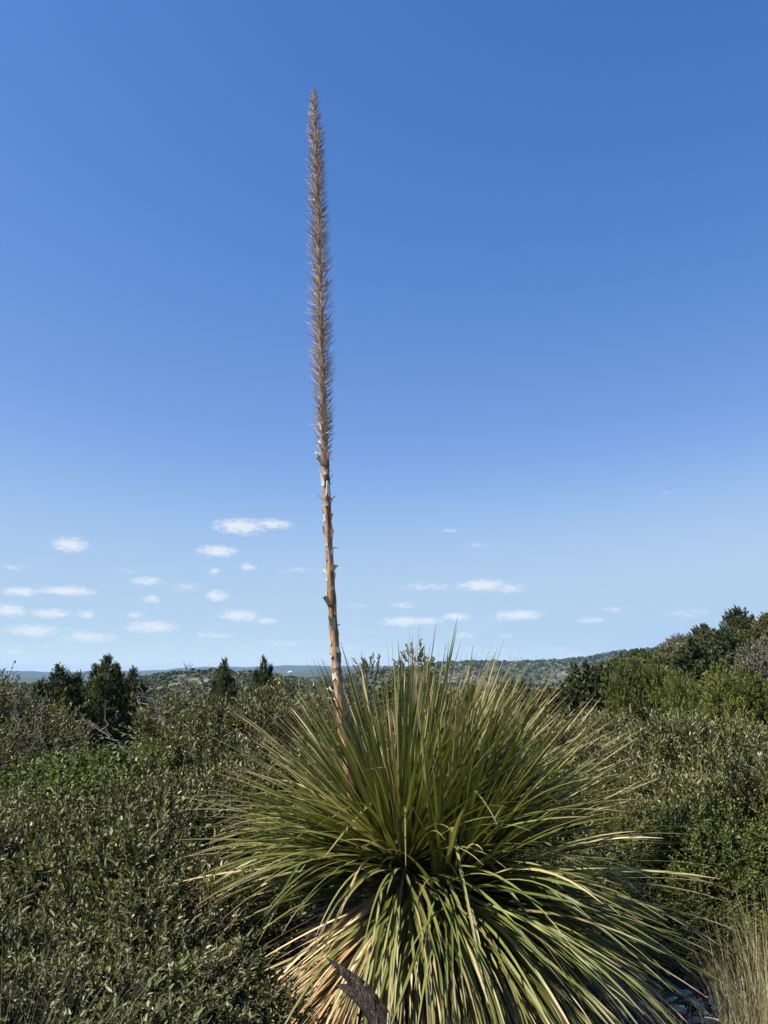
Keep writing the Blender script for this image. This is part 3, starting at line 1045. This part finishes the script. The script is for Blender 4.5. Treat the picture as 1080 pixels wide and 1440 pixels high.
# ------------------------------------------------------------------ shrubs
PROTO = {
    'olive_low': shrub_proto('olive_low', .60, 1.05, 620, 13, .046, .017, .75, 'olive_leaf', 31, lobes=15, pale=.12, shoot_l=.13),
    'olive_low_b': shrub_proto('olive_low_b', .66, 1.0, 620, 13, .045, .0165, .75, 'olive_leaf', 32, lobes=15, pale=.12, shoot_l=.14),
    'olive_mid': shrub_proto('olive_mid', 1.0, 1.2, 900, 13, .046, .0165, .7, 'olive_leaf', 33, lobes=17, pale=.12, shoot_l=.15),
    'olive_mid_b': shrub_proto('olive_mid_b', 1.05, 1.25, 900, 13, .046, .0165, .7, 'olive_leaf', 34, lobes=17, pale=.12, shoot_l=.16),
    'pale': shrub_proto('pale', 1.4, 1.35, 1250, 13, .052, .014, .55, 'pale_leaf', 35, lobes=18, pale=.14, up=1.1, shoot_l=.17),
    'pale_b': shrub_proto('pale_b', 1.45, 1.3, 1250, 13, .052, .0145, .55, 'pale_leaf', 36, lobes=18, pale=.14, up=1.1, shoot_l=.18),
    'round': shrub_proto('round', .95, 1.1, 1500, 13, .026, .015, .85, 'round_leaf', 37, pale=.04, shoot_l=.12, up=.4),
    'olive_tall': shrub_proto('olive_tall', 1.75, 1.5, 1200, 12, .042, .015, .7, 'olive_leaf', 39, pale=.14, shoot_l=.16, lobes=34),
    'twiggy': shrub_proto('twiggy', .8, 1.0, 260, 10, .034, .013, .75, 'olive_leaf', 40, pale=.2, shoot_l=.15, lobes=40, stem='dead_wood'),
    'fresh': shrub_proto('fresh', 1.2, 1.4, 1300, 12, .046, .026, .95, 'fresh_leaf', 38, pale=.0, shoot_l=.17, up=.3),
}
NOMINAL = {'olive_low': .74, 'olive_low_b': .80, 'olive_mid': 1.14, 'olive_mid_b': 1.2, 'pale': 1.6, 'pale_b': 1.66, 'round': 1.05, 'fresh': 1.32, 'olive_tall': 1.78, 'twiggy': .9}
prng = random.Random(4)


def shrub(kind, px, py, d, name, label, group, wide=1.0):
    """top of the shrub seen at the pixel, standing on the ground at distance d"""
    top = at_dist(px, py, d)
    g = gz(top.x, top.y)
    h = max(top.z - g, .25)
    s = h / NOMINAL[kind]
    wx = wide * max(.8, min(1.25, s))
    place_copy(PROTO[kind], name, (top.x, top.y, g - .01), prng.uniform(0, 6.28), (wx, wx, s), label, 'shrub', group)


G1 = 'low olive shrubs left of the rosette'
L1 = 'low dense olive shrub with small leathery leaves in the thicket left of the rosette'
for px, py, d in [(30, 1345, 3.35), (120, 1375, 3.5), (215, 1330, 3.55), (300, 1372, 3.7), (95, 1290, 3.75), (-60, 1290, 3.6), (335, 1335, 4.05),
                  (180, 1262, 4.0), (270, 1268, 4.15), (20, 1225, 4.15), (110, 1205, 4.4), (215, 1190, 4.6), (310, 1195, 4.75), (-70, 1180, 4.4), (260, 1400, 3.42), (180, 1420, 3.25)]:
    shrub(prng.choice(['olive_low', 'olive_low_b']), px, py + prng.uniform(-45, 25), d, 'olive_shrub', L1, G1, 1.0)
G2 = 'taller olive shrubs in the left thicket'
L2 = 'chest-high olive grey shrub rising behind the low shrubs left of the flower stalk'
for px, py, d in [(55, 1125, 5.0), (150, 1110, 5.3), (245, 1095, 5.6), (330, 1110, 5.6), (-40, 1085, 5.3), (300, 1040, 6.6), (395, 1060, 6.3), (420, 1005, 7.6),
                  (240, 1030, 7.4), (345, 975, 8.6), (275, 1000, 9.0), (450, 965, 9.2), (400, 970, 9.8), (305, 985, 10.5), (500, 985, 8.4)]:
    shrub(prng.choice(['olive_mid', 'olive_mid_b']), px, py + prng.uniform(-22, 18), d, 'olive_shrub', L2, G2, 1.1)
GT = 'sparse twiggy shrubs in the left thicket'
LT = 'sparse shrub of bare grey twigs tangled among the low olive shrubs'
for px, py, d in [(205, 1318, 3.72), (60, 1310, 3.5), (250, 1360, 3.5), (140, 1235, 4.25), (285, 1225, 4.5), (30, 1175, 4.6), (185, 1150, 4.9), (90, 1340, 3.3), (330, 1290, 4.2)]:
    shrub('twiggy', px, py, d, 'twiggy_shrub', LT, GT, .9)
G3 = 'bright green shrubs in front of the dark juniper'
L3 = 'bright green broad-leaved shrub in front of the dark many-spired juniper'
for px, py, d in [(110, 1042, 6.6), (185, 1035, 6.9), (55, 1055, 6.3), (150, 1065, 6.1)]:
    shrub('fresh', px, py, d, 'leafy_shrub', L3, G3, 1.0)
G4 = 'brownish shrubs beside the dark juniper'
L4 = 'tall olive brown shrub with bare grey twigs left of the dark junipers'
for px, py, d in [(2, 942, 7.6), (-60, 938, 7.2), (48, 975, 8.2), (15, 1005, 6.9)]:
    shrub('olive_tall', px, py, d, 'twiggy_shrub', L4, G4, 1.05)
G5 = 'pale shrubs below the wooded hill'
L5 = 'pale grey-green shrub with narrow upright leaves in the hedge below the wooded hill'
for px, py, d in [(820, 985, 6.6), (890, 978, 6.4), (955, 980, 6.2), (1025, 985, 6.1), (1090, 985, 6.0), (770, 1000, 7.2), (855, 975, 7.4), (930, 972, 7.4), (1000, 975, 7.3), (1070, 978, 7.2), (1150, 985, 6.4),
                  (720, 1010, 7.6), (660, 1015, 7.8), (850, 1045, 5.8), (920, 1040, 5.7), (990, 1040, 5.6), (1060, 1045, 5.5), (1130, 1050, 5.5), (790, 1050, 6.2), (600, 1000, 7.2), (545, 990, 7.6)]:
    shrub(prng.choice(['pale', 'pale_b']), px, py + prng.uniform(2, 14), d, 'pale_shrub', L5, G5, 1.0)
G6 = 'dark green small-leaved shrubs above the stony gap'
L6 = 'dark green shrub with small rounded leaves above the stony ground and straw grass'
for px, py, d in [(905, 1110, 5.5), (975, 1120, 5.25), (1045, 1115, 5.2), (1110, 1120, 5.1), (940, 1185, 5.1), (1010, 1190, 4.95), (1075, 1185, 4.95), (880, 1160, 5.4), (1010, 1255, 4.9), (1095, 1250, 4.75), (930, 1245, 5.05)]:
    shrub('round', px, py, d, 'small_leaved_shrub', L6, G6, .95)


# ------------------------------------------------------------------ trees near by
def tree_at(parts, nominal, name, px, py, d, label, group=None, wide=1.0, rz=None, cat='tree'):
    top = at_dist(px, py, d)
    g = gz(top.x, top.y)
    s = (top.z - g) / nominal
    return place_copy(parts, name, (top.x, top.y, g - .03), prng.uniform(0, 6.28) if rz is None else rz, (s * wide, s * wide, s), label, cat, group)


J1 = juniper_proto('juniper_many', 3.0, [(0, 0, .1, 3.0, .30), (-.22, .1, .1, 2.78, .26), (.2, -.05, .1, 2.82, .26), (.45, 0, .1, 2.7, .2), (-.5, 0, .1, 2.62, .22), (.1, .3, .1, 2.6, .3), (0, -.3, .1, 2.55, .3), (-.75, .1, .1, 2.3, .24), (.62, .1, .1, 2.35, .22)], 5200, 'juniper_leaf', 41)
J2 = juniper_proto('juniper_single', 2.6, [(0, 0, .1, 2.6, .24), (.22, 0, .1, 2.42, .2), (-.2, .1, .1, 2.3, .22), (0, -.2, .1, 2.2, .24), (.35, .1, .1, 2.1, .22), (-.36, -.05, .1, 2.0, .22)], 3000, 'juniper_leaf', 42)
J3 = round_tree_proto('juniper_yellow', 2.6, 2.5, .2, 2600, 14, .085, .028, 'yellow_juniper_leaf', 43, shoot_l=.15, lobes=44, up=.5)

tree_at(J1, 3.12, 'juniper_tree', 152, 918, 12.5, 'dark green juniper with several pointed spires behind bright green shrubs', rz=0, wide=1.3)
tree_at(J2, 2.72, 'juniper_tree', 84, 932, 11.6, 'slim dark juniper left of the many-spired juniper', rz=1.0, wide=1.5)
tree_at(J2, 2.72, 'juniper_tree', 316, 924, 16.5, 'small dark juniper with two close tips left of the pointed one', rz=2.2, wide=.95)
tree_at(J2, 2.72, 'juniper_tree', 371, 921, 17.5, 'small dark juniper with a single sharp tip beside the flower stalk', rz=.4, wide=.75)
tree_at(J2, 2.72, 'juniper_tree', 215, 985, 12.0, 'low juniper beside the bare grey snag', rz=3.3, wide=.9)
JY = [(900, 912, 14.5, 'rounded olive green juniper at the foot of the wooded hill', J3), (965, 934, 13.5, 'yellow green juniper between two others at the hill foot', J3),
      (1035, 924, 12.5, 'bright yellow green feathery juniper below the tall hilltop tree', J3), (1105, 930, 12.0, 'yellow green juniper beyond the right end of the hedge', J3)]
for k, (px, py, d, lb, pr) in enumerate(JY):
    tree_at(pr, 2.75, 'juniper_tree', px, py, d, lb, 'junipers at the foot of the wooded hill', wide=(.62, .5, .66, .6)[k], rz=k * 1.3)
T1 = round_tree_proto('oak', 2.6, 2.2, .4, 1500, 13, .055, .03, 'fresh_leaf', 51, shoot_l=.2, shape='leaf', lobes=22)
tree_at(T1, 2.72, 'oak_tree', 563, 902, 10.5, 'round olive green leafy tree behind the rosette tips', wide=.85)
tree_at(T1, 2.72, 'oak_tree', 630, 950, 11.0, 'lower leafy tree beside the round tree behind the rosette', wide=.8)


# dead bare shrubs
def snag(px_pts, d, name, label, group, twigs, seed, thick=.012, mat='dead_wood'):
    rg = np.random.default_rng(seed)
    P = np.array([at_dist(x, y, d + dd) for x, y, dd in px_pts])
    g = gz(P[0][0], P[0][1])
    P = np.concatenate([[[P[0][0], P[0][1], g - .02]], P])
    root = thing(name, (P[0][0], P[0][1], g), label, 'dead shrub', group)
    P = P - np.array(root.location)
    tb = Tubes()
    n = 14
    u = np.linspace(0, len(P) - 1, n)
    Q_ = np.stack([np.interp(u, np.arange(len(P)), P[:, k]) for k in range(3)], -1)
    Q_[1:] += rg.normal(0, .012, (n - 1, 3))
    tb.add(Q_, np.linspace(thick, thick * .2, n), 6, tint=.5)
    obj('stem', tb.mesh(name + '_stem', M[mat]), root)
    for k in range(twigs):
        i = rg.integers(3, n - 1)
        b = Tubes()
        L_ = rg.uniform(.2, .5) * (1.2 - i / n)
        dr = unit(unit(Q_[min(i + 1, n - 1)] - Q_[i - 1]) + rg.normal(0, .65, 3))
        e = Q_[i] + dr * L_
        b.add(wander(Q_[i], e, 6, .05, rg), np.linspace(thick * .4, .0012, 6), 4)
        for _ in range(2):
            f0 = Q_[i] + dr * L_ * rg.uniform(.35, .8)
            b.add(wander(f0, f0 + unit(dr + rg.normal(0, .6, 3)) * L_ * .5, 5, .03, rg), np.linspace(thick * .2, .001, 5), 3)
        obj('twig', b.mesh(name + '_twig', M[mat]), root)


snag([(276, 1020, 0), (272, 985, 0), (266, 955, 0), (258, 930, 0)], 9.8, 'dead_snag', 'bare pale grey snag standing between the junipers', None, 7, 61, .014)
snag([(236, 1035, 0), (225, 1010, .05), (208, 985, .1), (196, 968, .1)], 8.2, 'dead_snag', 'leaning dark grey dead stem right of the many-spired juniper', None, 6, 62, .018)
snag([(30, 1085, 0), (50, 1040, 0), (48, 1000, 0), (42, 970, 0)], 6.7, 'dead_snag', 'curved bare grey branch in front of the brownish twiggy shrub', None, 8, 63, .011)
snag([(188, 1062, 0), (160, 1040, 0), (135, 1024, 0), (105, 1003, 0)], 6.5, 'dead_snag', 'bare grey branch sprawling over the bright green shrubs', None, 7, 64, .010)
snag([(10, 1060, 0), (18, 1040, 0), (25, 1010, 0), (20, 985, 0)], 6.75, 'dead_snag', 'thin bare upright stem at the foot of the twiggy shrub', None, 5, 65, .009)

# ------------------------------------------------------------------ wooded hill on the right: trees one can tell apart
HT = [round_tree_proto('hill_a', 4.0, 4.2, .5, 420, 9, .34, .20, 'hill_leaf_dark', 71, shoot_l=.55, lobes=20),
      round_tree_proto('hill_b', 3.6, 4.4, .4, 420, 9, .32, .20, 'hill_leaf_olive', 72, shoot_l=.5, lobes=20),
      round_tree_proto('hill_c', 3.2, 4.0, .5, 380, 9, .30, .12, 'hill_leaf_grey', 73, shoot_l=.6, lobes=18, stem='dead_wood'),
      round_tree_proto('hill_d', 4.4, 3.4, .4, 420, 9, .30, .16, 'hill_leaf_dark', 74, shoot_l=.55, lobes=20),
      round_tree_proto('hill_e', 3.0, 3.8, .3, 420, 9, .32, .20, 'hill_leaf_olive', 75, shoot_l=.5, lobes=20)]
HLAB = ['dark green rounded tree on the wooded hillside', 'olive green spreading tree on the wooded hillside', 'grey-brown thin-leaved tree on the wooded hillside',
        'narrow dark green tree on the wooded hillside', 'low olive green tree on the wooded hillside']
hr = np.random.default_rng(77)
count = 0
placed = []
tries = 0
while count < 230 and tries < 9000:
    tries += 1
    a0 = hr.uniform(R(5), R(33))
    r0 = 26 + 110 * hr.random() ** .8
    x, y = r0 * math.sin(a0), r0 * math.cos(a0)
    z = gz(x, y)
    elv = math.atan2(z + 3.2 - EYE, r0)
    if elv < R(-3.0):
        continue
    mind = 2.6 + r0 * .010
    if any((x - q_[0]) ** 2 + (y - q_[1]) ** 2 < mind ** 2 for q_ in placed):
        continue
    placed.append((x, y))
    k = int(hr.choice(5, p=[.2, .27, .2, .1, .23]))
    s = hr.uniform(.7, 1.05) * (.62 if r0 < 45 else .9)
    place_copy(HT[k], 'hillside_tree', (x, y, z - .05), hr.uniform(0, 6.28), (s * hr.uniform(.9, 1.15), s * hr.uniform(.9, 1.15), s * hr.uniform(.8, 1.05)), HLAB[k], 'tree', HLAB[k].split(' on ')[0] + 's')
    count += 1
tree_at(HT[0], 4.1, 'hilltop_tree', 1037, 861, 108, 'tall dark dense tree standing above the hilltop woods', wide=.85, rz=.7)
tree_at(HT[0], 4.1, 'hilltop_tree', 985, 882, 106, 'dark rounded tree on the ridge left of the tall hilltop tree', wide=.95, rz=2.7)

# ------------------------------------------------------------------ far woods: one mass
fr = np.random.default_rng(91)


def clump_mass(n, rmin, rmax, amin, amax, size, leaf, seed):
    rg = np.random.default_rng(seed)
    a0 = rg.uniform(R(amin), R(amax), n * 3)
    r0 = np.sqrt(rg.uniform(rmin ** 2, rmax ** 2, n * 3))
    x, y = r0 * np.sin(a0), r0 * np.cos(a0)
    dn = vnoise(x, y, 70 + rmin * .15, 4) + .6 * vnoise(x, y, 20 + rmin * .05, 6)
    keep = np.argsort(-(dn + rg.normal(0, .42, n * 3)))[:n]
    x, y = x[keep], y[keep]
    z = ground_z(x, y)
    s = size * rg.uniform(.55, 1.3, n)
    m_ = leaf
    cen = np.stack([x, y, z + s * .32], -1)
    d = unit(rg.normal(0, 1, (n, m_, 3)) + np.array([0, 0, .35]))
    P = cen[:, None] + d * (s[:, None, None] * np.array([.45, .45, .36])) * rg.uniform(.5, 1, (n, m_, 1))
    nn = unit(d + rg.normal(0, .35, d.shape))
    e1 = unit(np.cross(nn, rg.normal(0, 1, d.shape)))
    e2 = np.cross(nn, e1)
    w = (s[:, None, None] * rg.uniform(.16, .30, (n, m_, 1))) * (24 / m_) ** .5
    V = np.stack([P + e1 * w, P + e2 * w * .8, P - e1 * w, P - e2 * w * .8], 2).reshape(-1, 3)
    F = np.arange(n * m_ * 4).reshape(-1, 4)
    tr = np.clip(rg.beta(2, 2, (n, 1)) * .8 + rg.normal(0, .12, (n, m_)), 0, 1)
    T = np.stack([tr, tr, np.repeat(rg.random((n, 1)), m_, 1)], -1)
    T = np.repeat(T[:, :, None], 4, 2).reshape(-1, 3)
    return V, F, T


V, F, T = join([clump_mass(1500, 110, 420, -33, 14, 3.8, 60, 1), clump_mass(700, 140, 420, 8, 33, 4.2, 40, 2),
                clump_mass(6000, 420, 1000, -33, 33, 5.0, 14, 3), clump_mass(6500, 480, 960, -30, 2, 3.0, 10, 13), clump_mass(12000, 1000, 2700, -33, 33, 9.0, 8, 5)])
obj('far_woods', mesh_np('far_woods', V, F, M['hill_leaf_dark'], T), label='dark scrub and juniper woods dotted over the distant hills', kind='stuff')

# white farmhouse far off
hp = at_dist(408, 941, 5120)
hp = Vector((hp.x, hp.y, gz(hp.x, hp.y)))
house = thing('farmhouse', hp, 'tiny white house on a distant ridge beside the flower stalk', 'house', s=1.3)


def box(cx, cy, cz_, sx, sy, sz):
    v = np.array([[cx + a1 * sx / 2, cy + b1 * sy / 2, cz_ + c1 * sz] for a1 in (-1, 1) for b1 in (-1, 1) for c1 in (0, 1)])
    f_ = np.array([[0, 1, 3, 2], [4, 6, 7, 5], [0, 4, 5, 1], [2, 3, 7, 6], [0, 2, 6, 4], [1, 5, 7, 3]])
    return v, f_


v, f_ = box(0, 0, -1, 22, 10, 6.5)
obj('wall', mesh_np('house_wall', v, f_, M['white_paint']), house)
v = np.array([[-11.6, -5.6, 5.51], [11.6, -5.6, 5.51], [11.6, 5.6, 5.51], [-11.6, 5.6, 5.51], [-8, 0, 8.6], [8, 0, 8.6]])
me = bpy.data.meshes.new('house_roof')
me.from_pydata([tuple(x) for x in v], [], [(0, 1, 5, 4), (1, 2, 5), (2, 3, 4, 5), (3, 0, 4), (3, 2, 1, 0)])
me.materials.append(M['roof_metal'])
obj('roof', me, house)
for k in range(3):
    v, f_ = box(-7 + 7 * k, -5.03, 1.5, 1.8, .1, 2.0)
    obj('window', mesh_np('house_window', v, f_, M['window_dark']), house)


# ------------------------------------------------------------------ grasses
def blades(center, n, radius, height, lean, width, seed, seg=4, bias=(0, 0)):
    rg = np.random.default_rng(seed)
    a0 = rg.uniform(0, 6.283, n)
    q0 = radius * np.sqrt(rg.random(n))
    x0, y0 = center[0] + q0 * np.cos(a0), center[1] + q0 * np.sin(a0)
    z0 = ground_z(x0, y0) - .01
    h = height * rg.uniform(.45, 1.15, n)
    dx = np.cos(a0) * lean * rg.uniform(.1, 1, n) + rg.normal(0, lean * .35, n) + bias[0]
    dy = np.sin(a0) * lean * rg.uniform(.1, 1, n) + rg.normal(0, lean * .35, n) + bias[1]
    u = np.linspace(0, 1, seg + 1)
    cx_ = x0[:, None] + h[:, None] * dx[:, None] * (u ** 1.7)[None]
    cy_ = y0[:, None] + h[:, None] * dy[:, None] * (u ** 1.7)[None]
    cz_ = z0[:, None] + h[:, None] * u[None] * (1 - .22 * (dx ** 2 + dy ** 2)[:, None] * u[None])
    P = np.stack([cx_, cy_, cz_], -1)
    th = rg.uniform(0, 3.14, n)
    S = np.stack([np.cos(th), np.sin(th), np.zeros(n)], -1)[:, None, :]
    w = (width * rg.uniform(.6, 1.2, n))[:, None, None] * np.clip(1 - u, .12, 1)[None, :, None] * .5
    V = np.stack([P + S * w, P - S * w], 2).reshape(-1, 3)
    i0 = np.arange(seg)
    q1 = np.stack([i0 * 2, i0 * 2 + 1, i0 * 2 + 3, i0 * 2 + 2], -1)
    F = (np.arange(n)[:, None, None] * (seg + 1) * 2 + q1[None]).reshape(-1, 4)
    T = np.stack([rg.random(n)] * 3, -1)
    T = np.repeat(T[:, None], (seg + 1) * 2, 1).reshape(-1, 3)
    return V, F, T


def ground_px(px, py):
    v = px_dir(px, py)
    k = -EYE / v.z
    return Vector((v.x * k, v.y * k, 0))


def tuft(px, py, n, radius, height, lean, width, mat, name, label, seed, group=None, bias=(0, 0), cat='grass'):
    c_ = ground_px(px, py)
    root = thing(name, (c_.x, c_.y, gz(c_.x, c_.y)), label, cat, group)
    V, F, T = blades((c_.x, c_.y), n, radius, height, lean, width, seed, bias=bias)
    V = V - np.array(root.location)
    obj('blades', mesh_np(name, V, F, M[mat], T), root, kind='stuff')


tuft(1072, 1470, 420, .17, .46, .42, .0045, 'dry_grass', 'bunchgrass', 'straw yellow bunchgrass clump beside the pale stones', 101)
tuft(1105, 1405, 260, .18, .50, .4, .004, 'dry_grass', 'bunchgrass', 'tall dry bunchgrass behind the straw clump under the small-leaved shrub', 102)
tuft(1030, 1492, 120, .12, .26, .35, .004, 'dry_grass', 'bunchgrass', 'short sparse grass tuft in front of the pale stones', 103)
tuft(1075, 1345, 160, .16, .42, .3, .0035, 'litter', 'dry_weed', 'grey-brown dead stems against the small-leaved shrub', 104, cat='dead stems')
tuft(1000, 1392, 240, .10, .17, .8, .0035, 'rust_plant', 'dried_weed', 'small rust brown dried weed above the pale stones', 105, cat='weed')
tuft(5, 1690, 210, .16, .62, .4, .005, 'green_grass', 'bunchgrass', 'thin grey-green grass at the lower edge of the left thicket', 106, bias=(.25, 0))
tuft(60, 1720, 190, .2, .6, .4, .004, 'green_grass', 'bunchgrass', 'grey grass stems beside the thin grey-green grass', 107, bias=(.2, 0))
Vs = []
gr = np.random.default_rng(108)
for k in range(42):
    c_ = ground_px(gr.uniform(640, 985), gr.uniform(1440, 1530))
    Vs.append(blades((c_.x, c_.y), int(gr.integers(4, 11)), .05, gr.uniform(.12, .27), .5, .0036, 200 + k))
for k in range(10):
    c_ = ground_px(gr.uniform(380, 600), gr.uniform(1450, 1520))
    Vs.append(blades((c_.x, c_.y), 5, .05, gr.uniform(.08, .16), .5, .0036, 300 + k))
V, F, T = join(Vs)
obj('grass', mesh_np('grass', V, F, M['dry_grass'], T), label='thin scattered straw grass under the rosette', kind='stuff')

# ------------------------------------------------------------------ stones and litter
def ico(sub):
    import bmesh
    bm = bmesh.new()
    bmesh.ops.create_icosphere(bm, subdivisions=sub, radius=1)
    v = np.array([x.co[:] for x in bm.verts])
    f_ = np.array([[y.index for y in x.verts] for x in bm.faces])
    bm.free()
    return v, f_


IV, IF = ico(3)
rock_meshes = []
rr_ = np.random.default_rng(111)
for k in range(9):
    v = IV.copy()
    for c1 in range(12):              # chip flat faces off
        nrm = unit(rr_.normal(0, 1, 3))
        lim = rr_.uniform(.35, .8)
        dd = v @ nrm
        v = v - np.outer(np.maximum(dd - lim, 0), nrm)
    v *= (1 + .05 * np.sin(v[:, [0]] * 9 + k) * np.cos(v[:, [1]] * 8))
    v += rr_.normal(0, .012, v.shape)
    v *= np.array([1.0, rr_.uniform(.55, .85), rr_.uniform(.25, .42)])
    rock_meshes.append(mesh_np('stone', v, IF, M['limestone'], smooth=False))
spots = [(965, 1378, .035), (985, 1372, .03), (978, 1392, .05), (1000, 1402, .055), (960, 1400, .04), (1022, 1395, .05), (1010, 1418, .06), (985, 1420, .055), (1032, 1415, .04), (955, 1425, .05),
         (1000, 1438, .06), (975, 1440, .05), (1030, 1436, .05), (945, 1410, .035), (1018, 1382, .03), (940, 1436, .04), (1045, 1400, .035), (925, 1428, .03), (1010, 1455, .06), (960, 1460, .06),
         (930, 1455, .05), (890, 1440, .04), (860, 1450, .04), (1050, 1425, .04), (995, 1385, .028), (970, 1410, .03), (1040, 1450, .05), (905, 1415, .03)]
for k, (px, py, s) in enumerate(spots):
    c_ = ground_px(px, py)
    o = obj('limestone_rock', rock_meshes[k % 9], None, 'pale weathered limestone rock on the bare ground between rosette and straw grass', 'rock', 'limestone rocks on the ground', loc=(c_.x, c_.y, gz(c_.x, c_.y) + s * .12))
    o.rotation_euler = (rr_.normal(0, .15), rr_.normal(0, .15), rr_.uniform(0, 6.28))
    k_ = s * rr_.uniform(.8, 1.25)
    o.scale = (k_ * 1.25, k_, k_)
# pebbles, twigs and fallen leaves
lg = np.random.default_rng(121)
n = 5200
px_ = lg.uniform(330, 1120, n)
py_ = lg.uniform(1330, 1530, n)
C = np.array([ground_px(a1, b1) for a1, b1 in zip(px_, py_)])
C[:, 2] = ground_z(C[:, 0], C[:, 1]) + lg.uniform(.003, .018, n)
th = lg.uniform(0, 6.28, n)
D = unit(np.stack([np.cos(th), np.sin(th), lg.normal(0, .25, n)], -1))
S = unit(np.cross(D, np.stack([lg.normal(0, .4, n), lg.normal(0, .4, n), np.ones(n)], -1)))
ll = np.where(lg.random(n) < .3, lg.uniform(.04, .12, n), lg.uniform(.012, .035, n))[:, None]
ww = np.where(ll > .04, .0025, ll * .22)
V = np.stack([C - D * ll * .5, C + S * ww, C + D * ll * .5, C - S * ww], 1).reshape(-1, 3)
F = np.arange(n * 4).reshape(-1, 4)
T = np.repeat(np.stack([lg.random(n)] * 3, -1)[:, None], 4, 1).reshape(-1, 3)
obj('leaf_litter', mesh_np('leaf_litter', V, F, M['litter'], T), label='dry leaf and twig litter on the ground', kind='stuff')

# ------------------------------------------------------------------ haze over the far hills
m = new_mat('haze_air')
t = m.node_tree
pv = t.nodes.new('ShaderNodeVolumePrincipled')
pv.inputs['Color'].default_value = (.34, .60, 1.0, 1)
pv.inputs['Density'].default_value = 5.0e-5
pv.inputs['Anisotropy'].default_value = 0.0
out = t.nodes.new('ShaderNodeOutputMaterial')
t.links.new(pv.outputs[0], out.inputs['Volume'])
zmax = float(GZ.max()) + 40
zmin = float(GZ.min()) - 1.5
v, f_ = box(0, 0, zmin, 42000, 42000, zmax - zmin)
haze = obj('haze', mesh_np('haze', v, f_, m), label='thin blue haze in the air over the hills', kind='stuff')
print('tris', sum(len(me.loop_triangles) or sum(len(p.vertices) - 2 for p in me.polygons) for me in bpy.data.meshes))
